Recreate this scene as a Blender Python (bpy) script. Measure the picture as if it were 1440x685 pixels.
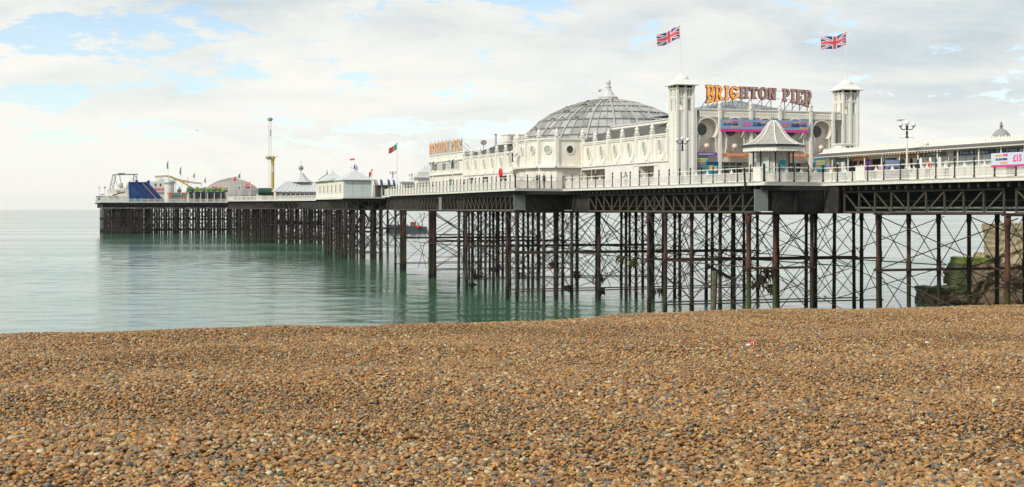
import bpy, math, random
import numpy as np
from mathutils import Vector, Matrix, noise as mnoise

random.seed(7)
C = bpy.context.scene.collection
for o in list(bpy.data.objects):
    bpy.data.objects.remove(o)
R = math.radians
PI = math.pi

# ------------------------------------------------------------------ camera, sky, sun, exposure
EYE = 10.6
cam_d = bpy.data.cameras.new('camera'); cam = bpy.data.objects.new('camera', cam_d); C.objects.link(cam)
cam.location = (0, 0, EYE); cam.rotation_euler = (R(90), 0, 0)
cam_d.lens = 50; cam_d.sensor_width = 36; cam_d.shift_y = -51 / 1440
cam_d.clip_start = .1; cam_d.clip_end = 20000
sc = bpy.context.scene
sc.camera = cam
sc.view_settings.view_transform = 'Standard'; sc.view_settings.look = 'None'
sc.view_settings.exposure = 0.15; sc.view_settings.gamma = 1

SUN = Vector((-.70, -.64, 0)).normalized() * math.cos(R(38)) + Vector((0, 0, math.sin(R(38))))
sd = bpy.data.lights.new('sun', 'SUN'); sun = bpy.data.objects.new('sun', sd); C.objects.link(sun)
sun.rotation_euler = SUN.to_track_quat('Z', 'Y').to_euler(); sun.location = (-30, -20, 60)
sd.energy = 2.9; sd.angle = R(4); sd.color = (1, .93, .82)

W = bpy.data.worlds.new('World'); sc.world = W; W.use_nodes = True
def world():
    nt = W.node_tree; N = nt.nodes; L = nt.links; N.clear()
    def n(t, **k):
        x = N.new(t)
        for a, b in k.items(): setattr(x, a, b)
        return x
    def m(op, a, b=None, clamp=False):
        x = n('ShaderNodeMath', operation=op); x.use_clamp = clamp
        for i, v in enumerate((a, b)):
            if v is None: continue
            if isinstance(v, (int, float)): x.inputs[i].default_value = v
            else: L.new(v, x.inputs[i])
        return x.outputs[0]
    sky = n('ShaderNodeTexSky', sky_type='NISHITA'); sky.sun_disc = False
    sky.sun_elevation = R(38); sky.sun_rotation = math.atan2(SUN.x, SUN.y)
    sky.air_density = 1.0; sky.dust_density = .25; sky.ozone_density = 3.0
    tc = n('ShaderNodeTexCoord'); sep = n('ShaderNodeSeparateXYZ'); L.new(tc.outputs['Generated'], sep.inputs[0])
    x, y, z = sep.outputs
    za = m('MAXIMUM', z, 0.0)
    den = m('ADD', za, .24)
    px = m('DIVIDE', x, den); py = m('DIVIDE', y, den)
    cb = n('ShaderNodeCombineXYZ'); L.new(px, cb.inputs[0]); L.new(py, cb.inputs[1]); cb.inputs[2].default_value = 3.7
    n1 = n('ShaderNodeTexNoise'); n1.inputs['Scale'].default_value = 5.2; n1.inputs['Detail'].default_value = 11; n1.inputs['Roughness'].default_value = .68
    n1.inputs['Distortion'].default_value = .25
    L.new(cb.outputs[0], n1.inputs['Vector'])
    # thin patches in the cloud sheet: directions where the blue shows (azimuth, elevation, widths, depth)
    cov = n1.outputs['Fac']
    hole = None
    for ax, ez, sx, sz, amp in ((-.262, .110, .10, .016, .25), (-.33, .122, .08, .016, .22), (-.352, .085, .06, .018, .19), (-.205, .105, .02, .006, .16), (.05, .140, .25, .008, .08), (.070, .070, .05, .008, .20), (.30, .147, .10, .006, .16), (-.02, .150, .14, .005, .12),
                                (-.34, .076, .12, .007, .26), (-.24, .056, .26, .009, .27), (0.02, .055, .12, .007, .22), (-.10, .090, .03, .005, .16), (-.21, .087, .05, .009, .14)):
        gx = m('DIVIDE', m('SUBTRACT', m('DIVIDE', x, m('MAXIMUM', y, .05)), ax), sx)
        gz = m('DIVIDE', m('SUBTRACT', z, ez), sz)
        g = m('MULTIPLY', m('EXPONENT', m('MULTIPLY', m('ADD', m('MULTIPLY', gx, gx), m('MULTIPLY', gz, gz)), -1.0)), amp)
        hole = g if hole is None else m('ADD', hole, g)
    hole = m('MULTIPLY', hole, m('GREATER_THAN', y, .05))
    c = m('SUBTRACT', m('ADD', m('MULTIPLY', m('SUBTRACT', cov, .5), 2.0), .645), hole)
    mr = n('ShaderNodeMapRange'); mr.interpolation_type = 'SMOOTHSTEP'
    mr.inputs['From Min'].default_value = .30; mr.inputs['From Max'].default_value = .50
    L.new(c, mr.inputs['Value']); mask = mr.outputs[0]
    # near the horizon the cloud and air read as one pale sheet
    hz = n('ShaderNodeMapRange'); hz.inputs['From Min'].default_value = .018; hz.inputs['From Max'].default_value = .055
    hz.inputs['To Min'].default_value = 1; hz.inputs['To Max'].default_value = 0
    L.new(z, hz.inputs['Value'])
    mask = m('MAXIMUM', m('MAXIMUM', mask, m('MULTIPLY', hz.outputs[0], .93)), .24)
    n2 = n('ShaderNodeTexNoise'); n2.inputs['Scale'].default_value = 2.6; n2.inputs['Detail'].default_value = 9; n2.inputs['Roughness'].default_value = .58; n2.inputs['Distortion'].default_value = .4
    cb2 = n('ShaderNodeCombineXYZ'); L.new(px, cb2.inputs[0]); L.new(m('MULTIPLY', py, 1.15), cb2.inputs[1]); cb2.inputs[2].default_value = 11.3
    L.new(cb2.outputs[0], n2.inputs['Vector'])
    # greyer undersides overhead and to the right
    gr = m('ADD', n2.outputs['Fac'], m('MULTIPLY', m('SUBTRACT', z, .085), 2.4))
    gr = m('ADD', gr, m('MULTIPLY', m('ADD', x, .08), .22))
    ramp = n('ShaderNodeValToRGB'); e = ramp.color_ramp.elements
    e[0].position = .40; e[0].color = (.88, .875, .82, 1)
    e[1].position = .80; e[1].color = (.55, .625, .665, 1)
    k = ramp.color_ramp.elements.new(.58); k.color = (.77, .795, .77, 1)
    L.new(gr, ramp.inputs[0])
    b1 = n('ShaderNodeBackground'); b1.inputs['Strength'].default_value = .15
    # the clear patches are still milky: Nishita blue
    L.new(sky.outputs[0], b1.inputs['Color'])
    b2 = n('ShaderNodeBackground'); b2.inputs['Strength'].default_value = 1.0; L.new(ramp.outputs[0], b2.inputs['Color'])
    mx = n('ShaderNodeMixShader'); L.new(mask, mx.inputs[0]); L.new(b1.outputs[0], mx.inputs[1]); L.new(b2.outputs[0], mx.inputs[2])
    out = n('ShaderNodeOutputWorld'); L.new(mx.outputs[0], out.inputs[0])
world()

# ------------------------------------------------------------------ pier frame: local x = across (t), local y = out to sea (s)
U = (-.3177, .9482); V = (.9482, .3177); O = (21.0, 118.8)
ROT = math.atan2(V[1], V[0])
DECK = 12.7
def Wp(s, t, z=0.0): return Vector((O[0] + U[0]*s + V[0]*t, O[1] + U[1]*s + V[1]*t, z))
def sT(px, t):
    r = (px-720)/2000; return (O[0]+V[0]*t - r*(O[1]+V[1]*t)) / (r*U[1]-U[0])
def tS(px, s):
    r = (px-720)/2000; return (r*(O[1]+U[1]*s) - (O[0]+U[0]*s)) / (V[0]-r*V[1])
def zP(py, s, t):      # height above the deck of something seen at row py
    D = O[1]+U[1]*s+V[1]*t; return EYE + (291.5-py)*D/2000 - DECK

# ------------------------------------------------------------------ materials
MATS = {}
def mat(name, col, rough=.6, var=.12, scale=3.0, bump=0.0, metal=0.0, clap=0.0, dirt=None, emit=None, coords='Object', streak=False, bscale=None, spec=None):
    if name in MATS: return MATS[name]
    M = bpy.data.materials.new(name); M.use_nodes = True; nt = M.node_tree; N = nt.nodes; L = nt.links
    b = N['Principled BSDF']; b.inputs['Roughness'].default_value = rough; b.inputs['Metallic'].default_value = metal
    if spec is not None: b.inputs['Specular IOR Level'].default_value = spec
    tc = N.new('ShaderNodeTexCoord'); vec = tc.outputs[coords]
    if coords == 'Position':
        pass
    mp = N.new('ShaderNodeMapping'); L.new(vec, mp.inputs[0])
    if streak: mp.inputs['Scale'].default_value = (1, 1, .18)
    ns = N.new('ShaderNodeTexNoise'); ns.inputs['Scale'].default_value = scale; ns.inputs['Detail'].default_value = 6; ns.inputs['Roughness'].default_value = .65
    L.new(mp.outputs[0], ns.inputs['Vector'])
    rp = N.new('ShaderNodeValToRGB'); e = rp.color_ramp.elements
    c2 = dirt if dirt else tuple(max(0, c*(1-var*2)) for c in col)
    e[0].position = .3; e[0].color = (*c2, 1); e[1].position = .62 if not dirt else .50; e[1].color = (*col, 1)
    L.new(ns.outputs['Fac'], rp.inputs[0]); L.new(rp.outputs[0], b.inputs['Base Color'])
    h = None
    if bump:
        nb = N.new('ShaderNodeTexNoise'); nb.inputs['Scale'].default_value = bscale or scale*4; nb.inputs['Detail'].default_value = 5
        L.new(tc.outputs[coords], nb.inputs['Vector'])
        bp = N.new('ShaderNodeBump'); bp.inputs['Strength'].default_value = bump; bp.inputs['Distance'].default_value = .05
        L.new(nb.outputs['Fac'], bp.inputs['Height']); L.new(bp.outputs[0], b.inputs['Normal']); h = bp
    if clap:
        sp = N.new('ShaderNodeSeparateXYZ'); L.new(tc.outputs['Object'], sp.inputs[0])
        m1 = N.new('ShaderNodeMath'); m1.operation = 'DIVIDE'; L.new(sp.outputs[2], m1.inputs[0]); m1.inputs[1].default_value = clap
        m2 = N.new('ShaderNodeMath'); m2.operation = 'FRACT'; L.new(m1.outputs[0], m2.inputs[0])
        bp = N.new('ShaderNodeBump'); bp.inputs['Strength'].default_value = 1; bp.inputs['Distance'].default_value = .02; bp.invert = True
        L.new(m2.outputs[0], bp.inputs['Height']); L.new(bp.outputs[0], b.inputs['Normal'])
        if h: L.new(h.outputs[0], bp.inputs['Normal'])
    if emit:
        b.inputs['Emission Color'].default_value = (*col, 1); b.inputs['Emission Strength'].default_value = emit
    MATS[name] = M; return M

white = mat('white_paint', (.82, .79, .70), .6, dirt=(.58, .51, .40), scale=1.2, streak=True)
whiteb = mat('white_trim', (.83, .80, .73), .5, dirt=(.70, .67, .59), scale=2.5)
clap = mat('white_clapboard', (.82, .79, .73), .55, dirt=(.68, .66, .60), scale=1.0, clap=.16, streak=True)
greywhite = mat('grey_and_shade_boards', (.62, .655, .66), .6, var=.05, clap=.28)  # cabin grey; on the gallery end it paints shade over white boards
cream = mat('cream_lattice', (.80, .74, .65), .6, dirt=(.70, .64, .55), scale=1.5)
creamwall = mat('cream_wall', (.80, .74, .65), .6, dirt=(.70, .64, .55), scale=.8, clap=.15)
pink = mat('pale_pink_globe', (.80, .58, .47), .3, var=.04)
lead = mat('lead_roof', (.30, .305, .30), .75, dirt=(.15, .155, .155), scale=.9, bump=.3)
leadl = mat('lead_panel', (.43, .43, .42), .8, dirt=(.25, .255, .26), scale=1.1, bump=.25)
leadw = mat('pale_lead', (.60, .61, .60), .5, dirt=(.42, .43, .42), scale=1.3)
rib = mat('weathered_rib', (.52, .49, .43), .7, var=.15)
darkrib = mat('dark_band', (.22, .20, .18), .7, var=.15)
black = mat('black_paint', (.02, .02, .022), .45, var=.1)
glassd = mat('dark_window', (.035, .045, .04), .08, dirt=(.07, .08, .06), scale=2)
glassl = mat('pale_window', (.42, .45, .40), .15, dirt=(.27, .30, .27), scale=2)
glassg = mat('milky_pane', (.60, .66, .62), .15, dirt=(.48, .54, .50), scale=1)
deckm = mat('deck_planks', (.10, .085, .07), .8, var=.2, scale=4)
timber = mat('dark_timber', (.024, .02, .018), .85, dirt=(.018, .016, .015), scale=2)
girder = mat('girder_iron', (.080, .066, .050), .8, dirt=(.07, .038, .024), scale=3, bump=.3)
girdi = mat('shaded_inner_iron', (.018, .014, .012), .9, dirt=(.008, .007, .006), scale=2, bump=.2)  # near-black copy of the girder iron, paints in the under-deck shade
tarred = mat('tarred_boards', (.024, .023, .024), .7, dirt=(.075, .05, .04), scale=1.3, bump=.4)
greypanel = mat('grey_metal_panel', (.23, .25, .235), .6, var=.1, streak=True)
redbrown = mat('red_brown_paint', (.25, .09, .065), .6)
yellow = mat('yellow_paint', (.62, .44, .05), .5, var=.05)
orange = mat('orange_paint', (.80, .20, .03), .5, var=.04)
orangel = mat('lit_orange_bulb_panel', (.98, .46, .07), .5, var=.06, scale=14, emit=.22)
signgrey = mat('dull_grey_letter', (.46, .37, .32), .6, var=.12, scale=9)
maroon = mat('maroon_rim', (.38, .06, .06), .5)
blue = mat('deep_blue', (.010, .055, .20), .7, var=.2, spec=.2)
navy = mat('navy_sign', (.02, .05, .15), .4, var=.1)
bannerb = mat('banner_blue', (.27, .38, .55), .55, var=.05)
bannerp = mat('banner_pale', (.66, .72, .80), .55, var=.03)
magenta = mat('banner_magenta', (.72, .045, .30), .5, var=.05)
textw = mat('lettering_white', (.80, .80, .78), .5, var=.02)
textn = mat('lettering_navy', (.02, .05, .22), .5, var=.02)
textp = mat('lettering_pink', (.85, .10, .36), .5, var=.02)
texto = mat('lettering_orange', (.88, .36, .08), .5, var=.02)
purple = mat('purple_board', (.22, .06, .33), .5, var=.05)
teal = mat('teal_board', (.02, .30, .40), .5, var=.06)
red = mat('red_plastic', (.70, .015, .02), .35, var=.05)
green = mat('bottle_green', (.02, .10, .055), .45)
limegreen = mat('leaf_green', (.20, .36, .10), .5, var=.1)
steel = mat('galvanised_steel', (.32, .34, .33), .45, var=.12, metal=.4)
hullm = mat('dark_hull', (.05, .065, .08), .5)
skin = mat('skin_tone', (.50, .28, .19), .6, var=.03)
hair = mat('dark_hair', (.04, .025, .018), .7)
gullw = mat('gull_white', (.78, .78, .76), .7, var=.03)
gullg = mat('gull_grey', (.26, .27, .29), .7, var=.05)
ballm = mat('lamp_globe', (.83, .83, .80), .2, var=.02)
bulb = mat('small_light_bulb', (1, .70, .32), .3, var=.02, emit=.8)
redflag = mat('flag_red', (.82, .10, .14), .6, var=.03)
whiteflag = mat('flag_white', (.80, .78, .80), .6, var=.03)
blueflag = mat('flag_blue', (.035, .055, .27), .6, var=.03)
greenflag = mat('flag_green', (.05, .36, .11), .6, var=.03)
poster = None

def pile_material(name, top, low, alg):
    M = bpy.data.materials.new(name); M.use_nodes = True; nt = M.node_tree; N = nt.nodes; L = nt.links
    b = N['Principled BSDF']; b.inputs['Roughness'].default_value = .8
    g = N.new('ShaderNodeNewGeometry'); sp = N.new('ShaderNodeSeparateXYZ'); L.new(g.outputs['Position'], sp.inputs[0])
    ns = N.new('ShaderNodeTexNoise'); ns.inputs['Scale'].default_value = 1.7; ns.inputs['Detail'].default_value = 6; ns.inputs['Roughness'].default_value = .7
    L.new(g.outputs['Position'], ns.inputs['Vector'])
    ml = N.new('ShaderNodeMath'); ml.operation = 'MULTIPLY_ADD'; L.new(ns.outputs['Fac'], ml.inputs[0]); ml.inputs[1].default_value = 4.0
    L.new(sp.outputs[2], ml.inputs[2])
    mr = N.new('ShaderNodeMapRange'); mr.inputs['From Min'].default_value = 1; mr.inputs['From Max'].default_value = 13; L.new(ml.outputs[0], mr.inputs['Value'])
    rp = N.new('ShaderNodeValToRGB'); e = rp.color_ramp.elements
    e[0].position = .05; e[0].color = (*low, 1); e[1].position = .62; e[1].color = (*top, 1)
    k = e.new(.16); k.color = (*alg, 1); k = e.new(.42); k.color = (*alg, 1); k = e.new(.50); k.color = (*top, 1)
    L.new(mr.outputs[0], rp.inputs[0])
    n2 = N.new('ShaderNodeTexNoise'); n2.inputs['Scale'].default_value = 5; n2.inputs['Detail'].default_value = 5; L.new(g.outputs['Position'], n2.inputs['Vector'])
    mx = N.new('ShaderNodeMix'); mx.data_type = 'RGBA'; mx.blend_type = 'MULTIPLY'; mx.inputs['Factor'].default_value = .75
    r2 = N.new('ShaderNodeValToRGB'); r2.color_ramp.elements[0].position = .35; r2.color_ramp.elements[0].color = (.35, .33, .32, 1); r2.color_ramp.elements[1].position = .6
    L.new(n2.outputs['Fac'], r2.inputs[0]); L.new(rp.outputs[0], mx.inputs['A']); L.new(r2.outputs[0], mx.inputs['B'])
    L.new(mx.outputs['Result'], b.inputs['Base Color'])
    bp = N.new('ShaderNodeBump'); bp.inputs['Strength'].default_value = .7; bp.inputs['Distance'].default_value = .05; L.new(n2.outputs['Fac'], bp.inputs['Height']); L.new(bp.outputs[0], b.inputs['Normal'])
    return M
pilem = pile_material('rusted_pile', (.062, .031, .020), (.02, .018, .014), (.042, .038, .017))
pilered = pile_material('red_rust_pile', (.10, .034, .023), (.03, .03, .015), (.075, .095, .018))
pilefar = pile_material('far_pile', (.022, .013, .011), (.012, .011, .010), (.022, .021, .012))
brace = mat('brace_iron', (.06, .038, .028), .85, dirt=(.11, .05, .03), scale=2)

# ------------------------------------------------------------------ mesh builder
class MB:
    def __init__(s): s.v = []; s.f = []; s.m = []; s.mats = []
    def mi(s, m):
        if m not in s.mats: s.mats.append(m)
        return s.mats.index(m)
    def add(s, vs, fs, m):
        k = len(s.v); i = s.mi(m); s.v += [tuple(v) for v in vs]; s.f += [tuple(a+k for a in f) for f in fs]; s.m += [i]*len(fs); return s
    def box(s, x0, x1, y0, y1, z0, z1, m):
        if x0 > x1: x0, x1 = x1, x0
        if y0 > y1: y0, y1 = y1, y0
        return s.add([(x0,y0,z0),(x1,y0,z0),(x1,y1,z0),(x0,y1,z0),(x0,y0,z1),(x1,y0,z1),(x1,y1,z1),(x0,y1,z1)],
              [(0,3,2,1),(4,5,6,7),(0,1,5,4),(1,2,6,5),(2,3,7,6),(3,0,4,7)], m)
    def bar(s, p, q, w, h, m, up=(0,0,1)):
        p = Vector(p); q = Vector(q); d = (q-p).normalized(); u = Vector(up)
        if abs(d.dot(u)) > .98: u = Vector((0,1,0))
        a = d.cross(u).normalized()*w/2; b = a.cross(d).normalized()*h/2
        return s.add([p-a-b,p+a-b,p+a+b,p-a+b,q-a-b,q+a-b,q+a+b,q-a+b], [(0,1,2,3),(7,6,5,4),(0,4,5,1),(1,5,6,2),(2,6,7,3),(3,7,4,0)], m)
    def tube(s, p, q, r, m, n=8, r2=None):
        p = Vector(p); q = Vector(q); d = (q-p).normalized(); u = Vector((0,0,1)) if abs(d.z) < .95 else Vector((1,0,0))
        a = d.cross(u).normalized(); b = d.cross(a); r2 = r if r2 is None else r2; vs = []
        for c, rr in ((p, r), (q, r2)):
            vs += [c + (a*math.cos(2*PI*i/n) + b*math.sin(2*PI*i/n))*rr for i in range(n)]
        fs = [(i, (i+1)%n, n+(i+1)%n, n+i) for i in range(n)] + [tuple(range(n-1,-1,-1)), tuple(range(n, 2*n))]
        return s.add(vs, fs, m)
    def lathe(s, prof, m, c=(0,0,0), n=12, a0=0.0, sx=1, sy=1):
        vs = []; fs = []
        for r, z in prof:
            vs += [(c[0]+sx*r*math.cos(a0+2*PI*i/n), c[1]+sy*r*math.sin(a0+2*PI*i/n), c[2]+z) for i in range(n)]
        for k in range(len(prof)-1):
            fs += [(k*n+i, k*n+(i+1)%n, (k+1)*n+(i+1)%n, (k+1)*n+i) for i in range(n)]
        fs += [tuple(range(n-1,-1,-1)), tuple(range((len(prof)-1)*n, len(prof)*n))]
        return s.add(vs, fs, m)
    def ball(s, c, r, m, n=10, sz=1):
        return s.lathe([(max(r*math.sin(PI*k/6), r*.02), -r*sz*math.cos(PI*k/6)) for k in range(7)], m, c, n)
    def prism(s, poly, z0, z1, m):     # poly in xy, counter-clockwise
        n = len(poly)
        return s.add([(x,y,z0) for x,y in poly]+[(x,y,z1) for x,y in poly],
            [tuple(range(n-1,-1,-1)), tuple(range(n,2*n))]+[(i,(i+1)%n,n+(i+1)%n,n+i) for i in range(n)], m)
    def plate(s, pts, d, m):            # 3D polygon extruded by vector d
        n = len(pts); d = Vector(d); P = [Vector(p) for p in pts]
        return s.add(P+[p+d for p in P], [tuple(range(n-1,-1,-1)), tuple(range(n,2*n))]+[(i,(i+1)%n,n+(i+1)%n,n+i) for i in range(n)], m)
    def build(s, name, parent=None, smooth=False, loc=None, rot=None):
        me = bpy.data.meshes.new(name); me.from_pydata(s.v, [], s.f); me.validate()
        for m in s.mats: me.materials.append(m)
        if len(me.polygons) == len(s.m): me.polygons.foreach_set('material_index', s.m)
        import bmesh
        bm = bmesh.new(); bm.from_mesh(me); bmesh.ops.recalc_face_normals(bm, faces=bm.faces); bm.to_mesh(me); bm.free()
        if smooth: me.polygons.foreach_set('use_smooth', [True]*len(me.polygons))
        o = bpy.data.objects.new(name, me); C.objects.link(o)
        if parent: o.parent = parent
        if loc is not None: o.location = loc
        if rot is not None: o.rotation_euler = (0, 0, rot)
        return o

def tag(o, label=None, cat=None, group=None, kind=None):
    if label: o['label'] = label
    if cat: o['category'] = cat
    if group: o['group'] = group
    if kind: o['kind'] = kind
    return o
def thing(name, label, cat, loc, rot=ROT, group=None):
    o = bpy.data.objects.new(name, None); C.objects.link(o); o.location = loc; o.rotation_euler = (0,0,rot); o.empty_display_size = .3
    return tag(o, label, cat, group)
def pier_thing(name, label, cat, s, t, z=DECK, group=None, rot=ROT): return thing(name, label, cat, Wp(s,t,z), rot, group)
def copy_tree(o, parent=None, first=True):
    c = o.copy(); C.objects.link(c)
    if parent: c.parent = parent
    for ch in list(o.children): copy_tree(ch, c, False)
    return c
def text(st, size, mat_, loc, rotm, parent, name='lettering', ext=.01, width=None, bold=0):
    cu = bpy.data.curves.new('t', 'FONT'); cu.body = st; cu.size = size; cu.extrude = ext; cu.offset = bold; cu.resolution_u = 2
    cu.align_x = 'CENTER'; cu.align_y = 'CENTER'
    ob = bpy.data.objects.new('t', cu); C.objects.link(ob)
    dg = bpy.context.evaluated_depsgraph_get(); me = bpy.data.meshes.new_from_object(ob.evaluated_get(dg))
    bpy.data.objects.remove(ob); bpy.data.curves.remove(cu)
    me.name = name
    if width:
        xs = [v.co.x for v in me.vertices]; k = width/(max(xs)-min(xs))
        for v in me.vertices: v.co.x *= k
    me.transform(Matrix.Translation(loc) @ rotm)
    me.materials.clear(); me.materials.append(mat_)
    o = bpy.data.objects.new(name, me); C.objects.link(o); o.parent = parent; return o
FRONT = Matrix.Rotation(R(90), 4, 'X')                                   # reads from the shore side (-y local)
WEST = Matrix.Rotation(R(-90), 4, 'Z') @ Matrix.Rotation(R(90), 4, 'X')   # reads from the west (-x local)

# ------------------------------------------------------------------ sea
def make_sea():
    M = bpy.data.materials.new('sea_water'); M.use_nodes = True; nt = M.node_tree; N = nt.nodes; L = nt.links
    b = N['Principled BSDF']; b.inputs['IOR'].default_value = 1.33
    g = N.new('ShaderNodeNewGeometry')
    def noise(sx, sy, scale, det):
        mp = N.new('ShaderNodeMapping'); mp.inputs['Scale'].default_value = (sx, sy, 1); mp.inputs['Rotation'].default_value = (0,0,R(8)); L.new(g.outputs['Position'], mp.inputs[0])
        x = N.new('ShaderNodeTexNoise'); x.inputs['Scale'].default_value = scale; x.inputs['Detail'].default_value = det; x.inputs['Roughness'].default_value = .6; L.new(mp.outputs[0], x.inputs['Vector']); return x.outputs['Fac']
    a = noise(.35, 1, .35, 3); c = noise(.6, 1, 2.2, 4); big = noise(.2, 1, .025, 3)
    b1 = N.new('ShaderNodeBump'); b1.inputs['Strength'].default_value = 1; b1.inputs['Distance'].default_value = .025; L.new(a, b1.inputs['Height'])
    b2 = N.new('ShaderNodeBump'); b2.inputs['Strength'].default_value = 1; b2.inputs['Distance'].default_value = .02; L.new(c, b2.inputs['Height']); L.new(b1.outputs[0], b2.inputs['Normal'])
    L.new(b2.outputs[0], b.inputs['Normal'])
    rp = N.new('ShaderNodeValToRGB'); rp.color_ramp.elements[0].position = .35; rp.color_ramp.elements[0].color = (.040, .125, .066, 1)
    rp.color_ramp.elements[1].position = .65; rp.color_ramp.elements[1].color = (.070, .175, .105, 1); L.new(big, rp.inputs[0]); L.new(rp.outputs[0], b.inputs['Base Color'])
    mr = N.new('ShaderNodeMapRange'); mr.inputs['From Min'].default_value = .35; mr.inputs['From Max'].default_value = .65; mr.inputs['To Min'].default_value = .05; mr.inputs['To Max'].default_value = .14
    L.new(big, mr.inputs['Value']); L.new(mr.outputs[0], b.inputs['Roughness'])
    rng = np.random.default_rng(11)
    NR, NC = 1000, 640
    ys = 48*np.exp(np.linspace(0, math.log(1500/48), NR)); f = np.linspace(-1, 1, NC)
    Y = np.repeat(ys[:, None], NC, 1); X = f[None, :]*(.46*ys[:, None]+14)
    Z = np.zeros_like(X)
    for k in range(46):
        lam = .7*(10/.7)**(k/45); th = R(250)+rng.normal(0, .75); kk = 2*PI/lam; amp = .0075*lam/(2*PI)*rng.uniform(.6, 1.4)
        ph = rng.uniform(0, 2*PI)
        Z += amp*np.sin(kk*(math.cos(th)*X+math.sin(th)*Y)+ph+1.6*np.sin(X*.06+k)+1.3*np.sin(Y*.045+2*k))
    cell = ys*math.log(1500/48)/NR
    Z *= (.75+.35*np.sin(X*.03+1)*np.sin(Y*.021+X*.008))
    Z -= (ys[:, None] > 1400)*.0
    me = bpy.data.meshes.new('sea'); n = NR*NC
    base = np.stack([X.ravel(), Y.ravel(), Z.ravel()], 1)
    # far sheet out to the horizon
    m_ = 96; rs = [30, 200, 1400, 6000]; ring = [(0, 0, -.35)]
    for r in rs: ring += [(r*math.cos(2*PI*i/m_), r*math.sin(2*PI*i/m_), -.35) for i in range(m_)]
    P = np.concatenate([base, np.array(ring)]).astype(np.float32)
    idx = np.arange(n).reshape(NR, NC)
    q = np.stack([idx[:-1, :-1], idx[:-1, 1:], idx[1:, 1:], idx[1:, :-1]], -1).reshape(-1, 4)
    fq = []
    for k in range(len(rs)-1): fq += [(n+1+k*m_+i, n+1+(k+1)*m_+i, n+1+(k+1)*m_+(i+1)%m_, n+1+k*m_+(i+1)%m_) for i in range(m_)]
    q = np.concatenate([q, np.array(fq)]); nf = len(q)
    me.vertices.add(len(P)); me.vertices.foreach_set('co', P.ravel())
    me.loops.add(nf*4); me.loops.foreach_set('vertex_index', q.astype(np.int32).ravel())
    me.polygons.add(nf); me.polygons.foreach_set('loop_start', np.arange(0, nf*4, 4).astype(np.int32)); me.polygons.foreach_set('loop_total', np.full(nf, 4, np.int32))
    me.polygons.foreach_set('use_smooth', np.ones(nf, bool)); me.update(); me.validate(); me.materials.append(M)
    o = bpy.data.objects.new('sea', me); C.objects.link(o); tag(o, 'calm pale green sea under and beyond the pier', 'sea', kind='structure')
    return o
make_sea()

# ------------------------------------------------------------------ beach
CX = [-140, -60, -20, -6.4, -2.07, -.2, 1.9, 4.2, 8.35, 20, 60, 140]; CY = [-6, 4, 13.6, 17.8, 18.8, 19.75, 21.1, 22.0, 23.2, 27, 40, 66]
def zb(x, y):
    d = y - np.interp(x, CX, CY)
    k = np.clip((d-.3)/.5, -40, 400)
    drop = .25*.5*np.where(k > 30, k, np.log1p(np.exp(np.minimum(k, 30))))
    und = .020*np.sin(x*.7+y*.4)*np.sin(y*.8-x*.3+1) + .018*np.sin(y*2.1-x*.5+.8*np.sin(x*.9)) + .012*np.sin(x*2.9+1.1+y)*np.sin(y*3.3)
    return 9.045 - drop + und
def make_beach():
    xs = np.concatenate([np.arange(-140, -14, 6), np.arange(-14, 14.01, .4), np.arange(20, 141, 6)])
    ys = np.concatenate([np.arange(-300, 0, 20), np.arange(0, 32, .35), np.arange(33, 116, 3)])
    X, Y = np.meshgrid(xs, ys); Z = np.maximum(zb(X, Y), -3)
    nx, ny = len(xs), len(ys)
    M = bpy.data.materials.new('shingle_ground'); M.use_nodes = True; nt = M.node_tree; N = nt.nodes; L = nt.links
    b = N['Principled BSDF']; b.inputs['Roughness'].default_value = .85
    g = N.new('ShaderNodeNewGeometry')
    v = N.new('ShaderNodeTexVoronoi'); v.inputs['Scale'].default_value = 24; L.new(g.outputs['Position'], v.inputs['Vector'])
    rp = N.new('ShaderNodeValToRGB'); e = rp.color_ramp.elements; e[0].color = (.05, .03, .016, 1); e[1].color = (.16, .10, .05, 1)  # darkened sheet colour also paints shade into gaps between pebbles
    sp = N.new('ShaderNodeSeparateColor'); L.new(v.outputs['Color'], sp.inputs[0]); L.new(sp.outputs[0], rp.inputs[0]); L.new(rp.outputs[0], b.inputs['Base Color'])
    bp = N.new('ShaderNodeBump'); bp.inputs['Distance'].default_value = .03; bp.invert = True; L.new(v.outputs['Distance'], bp.inputs['Height']); L.new(bp.outputs[0], b.inputs['Normal'])
    mb = MB(); mb.add(np.stack([X.ravel(), Y.ravel(), Z.ravel()], 1).tolist(),
        [(j*nx+i, j*nx+i+1, (j+1)*nx+i+1, (j+1)*nx+i) for j in range(ny-1) for i in range(nx-1)], M)
    o = mb.build('beach', smooth=True); tag(o, 'shingle beach sloping over its crest down to the sea', 'beach', kind='structure')
make_beach()

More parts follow.
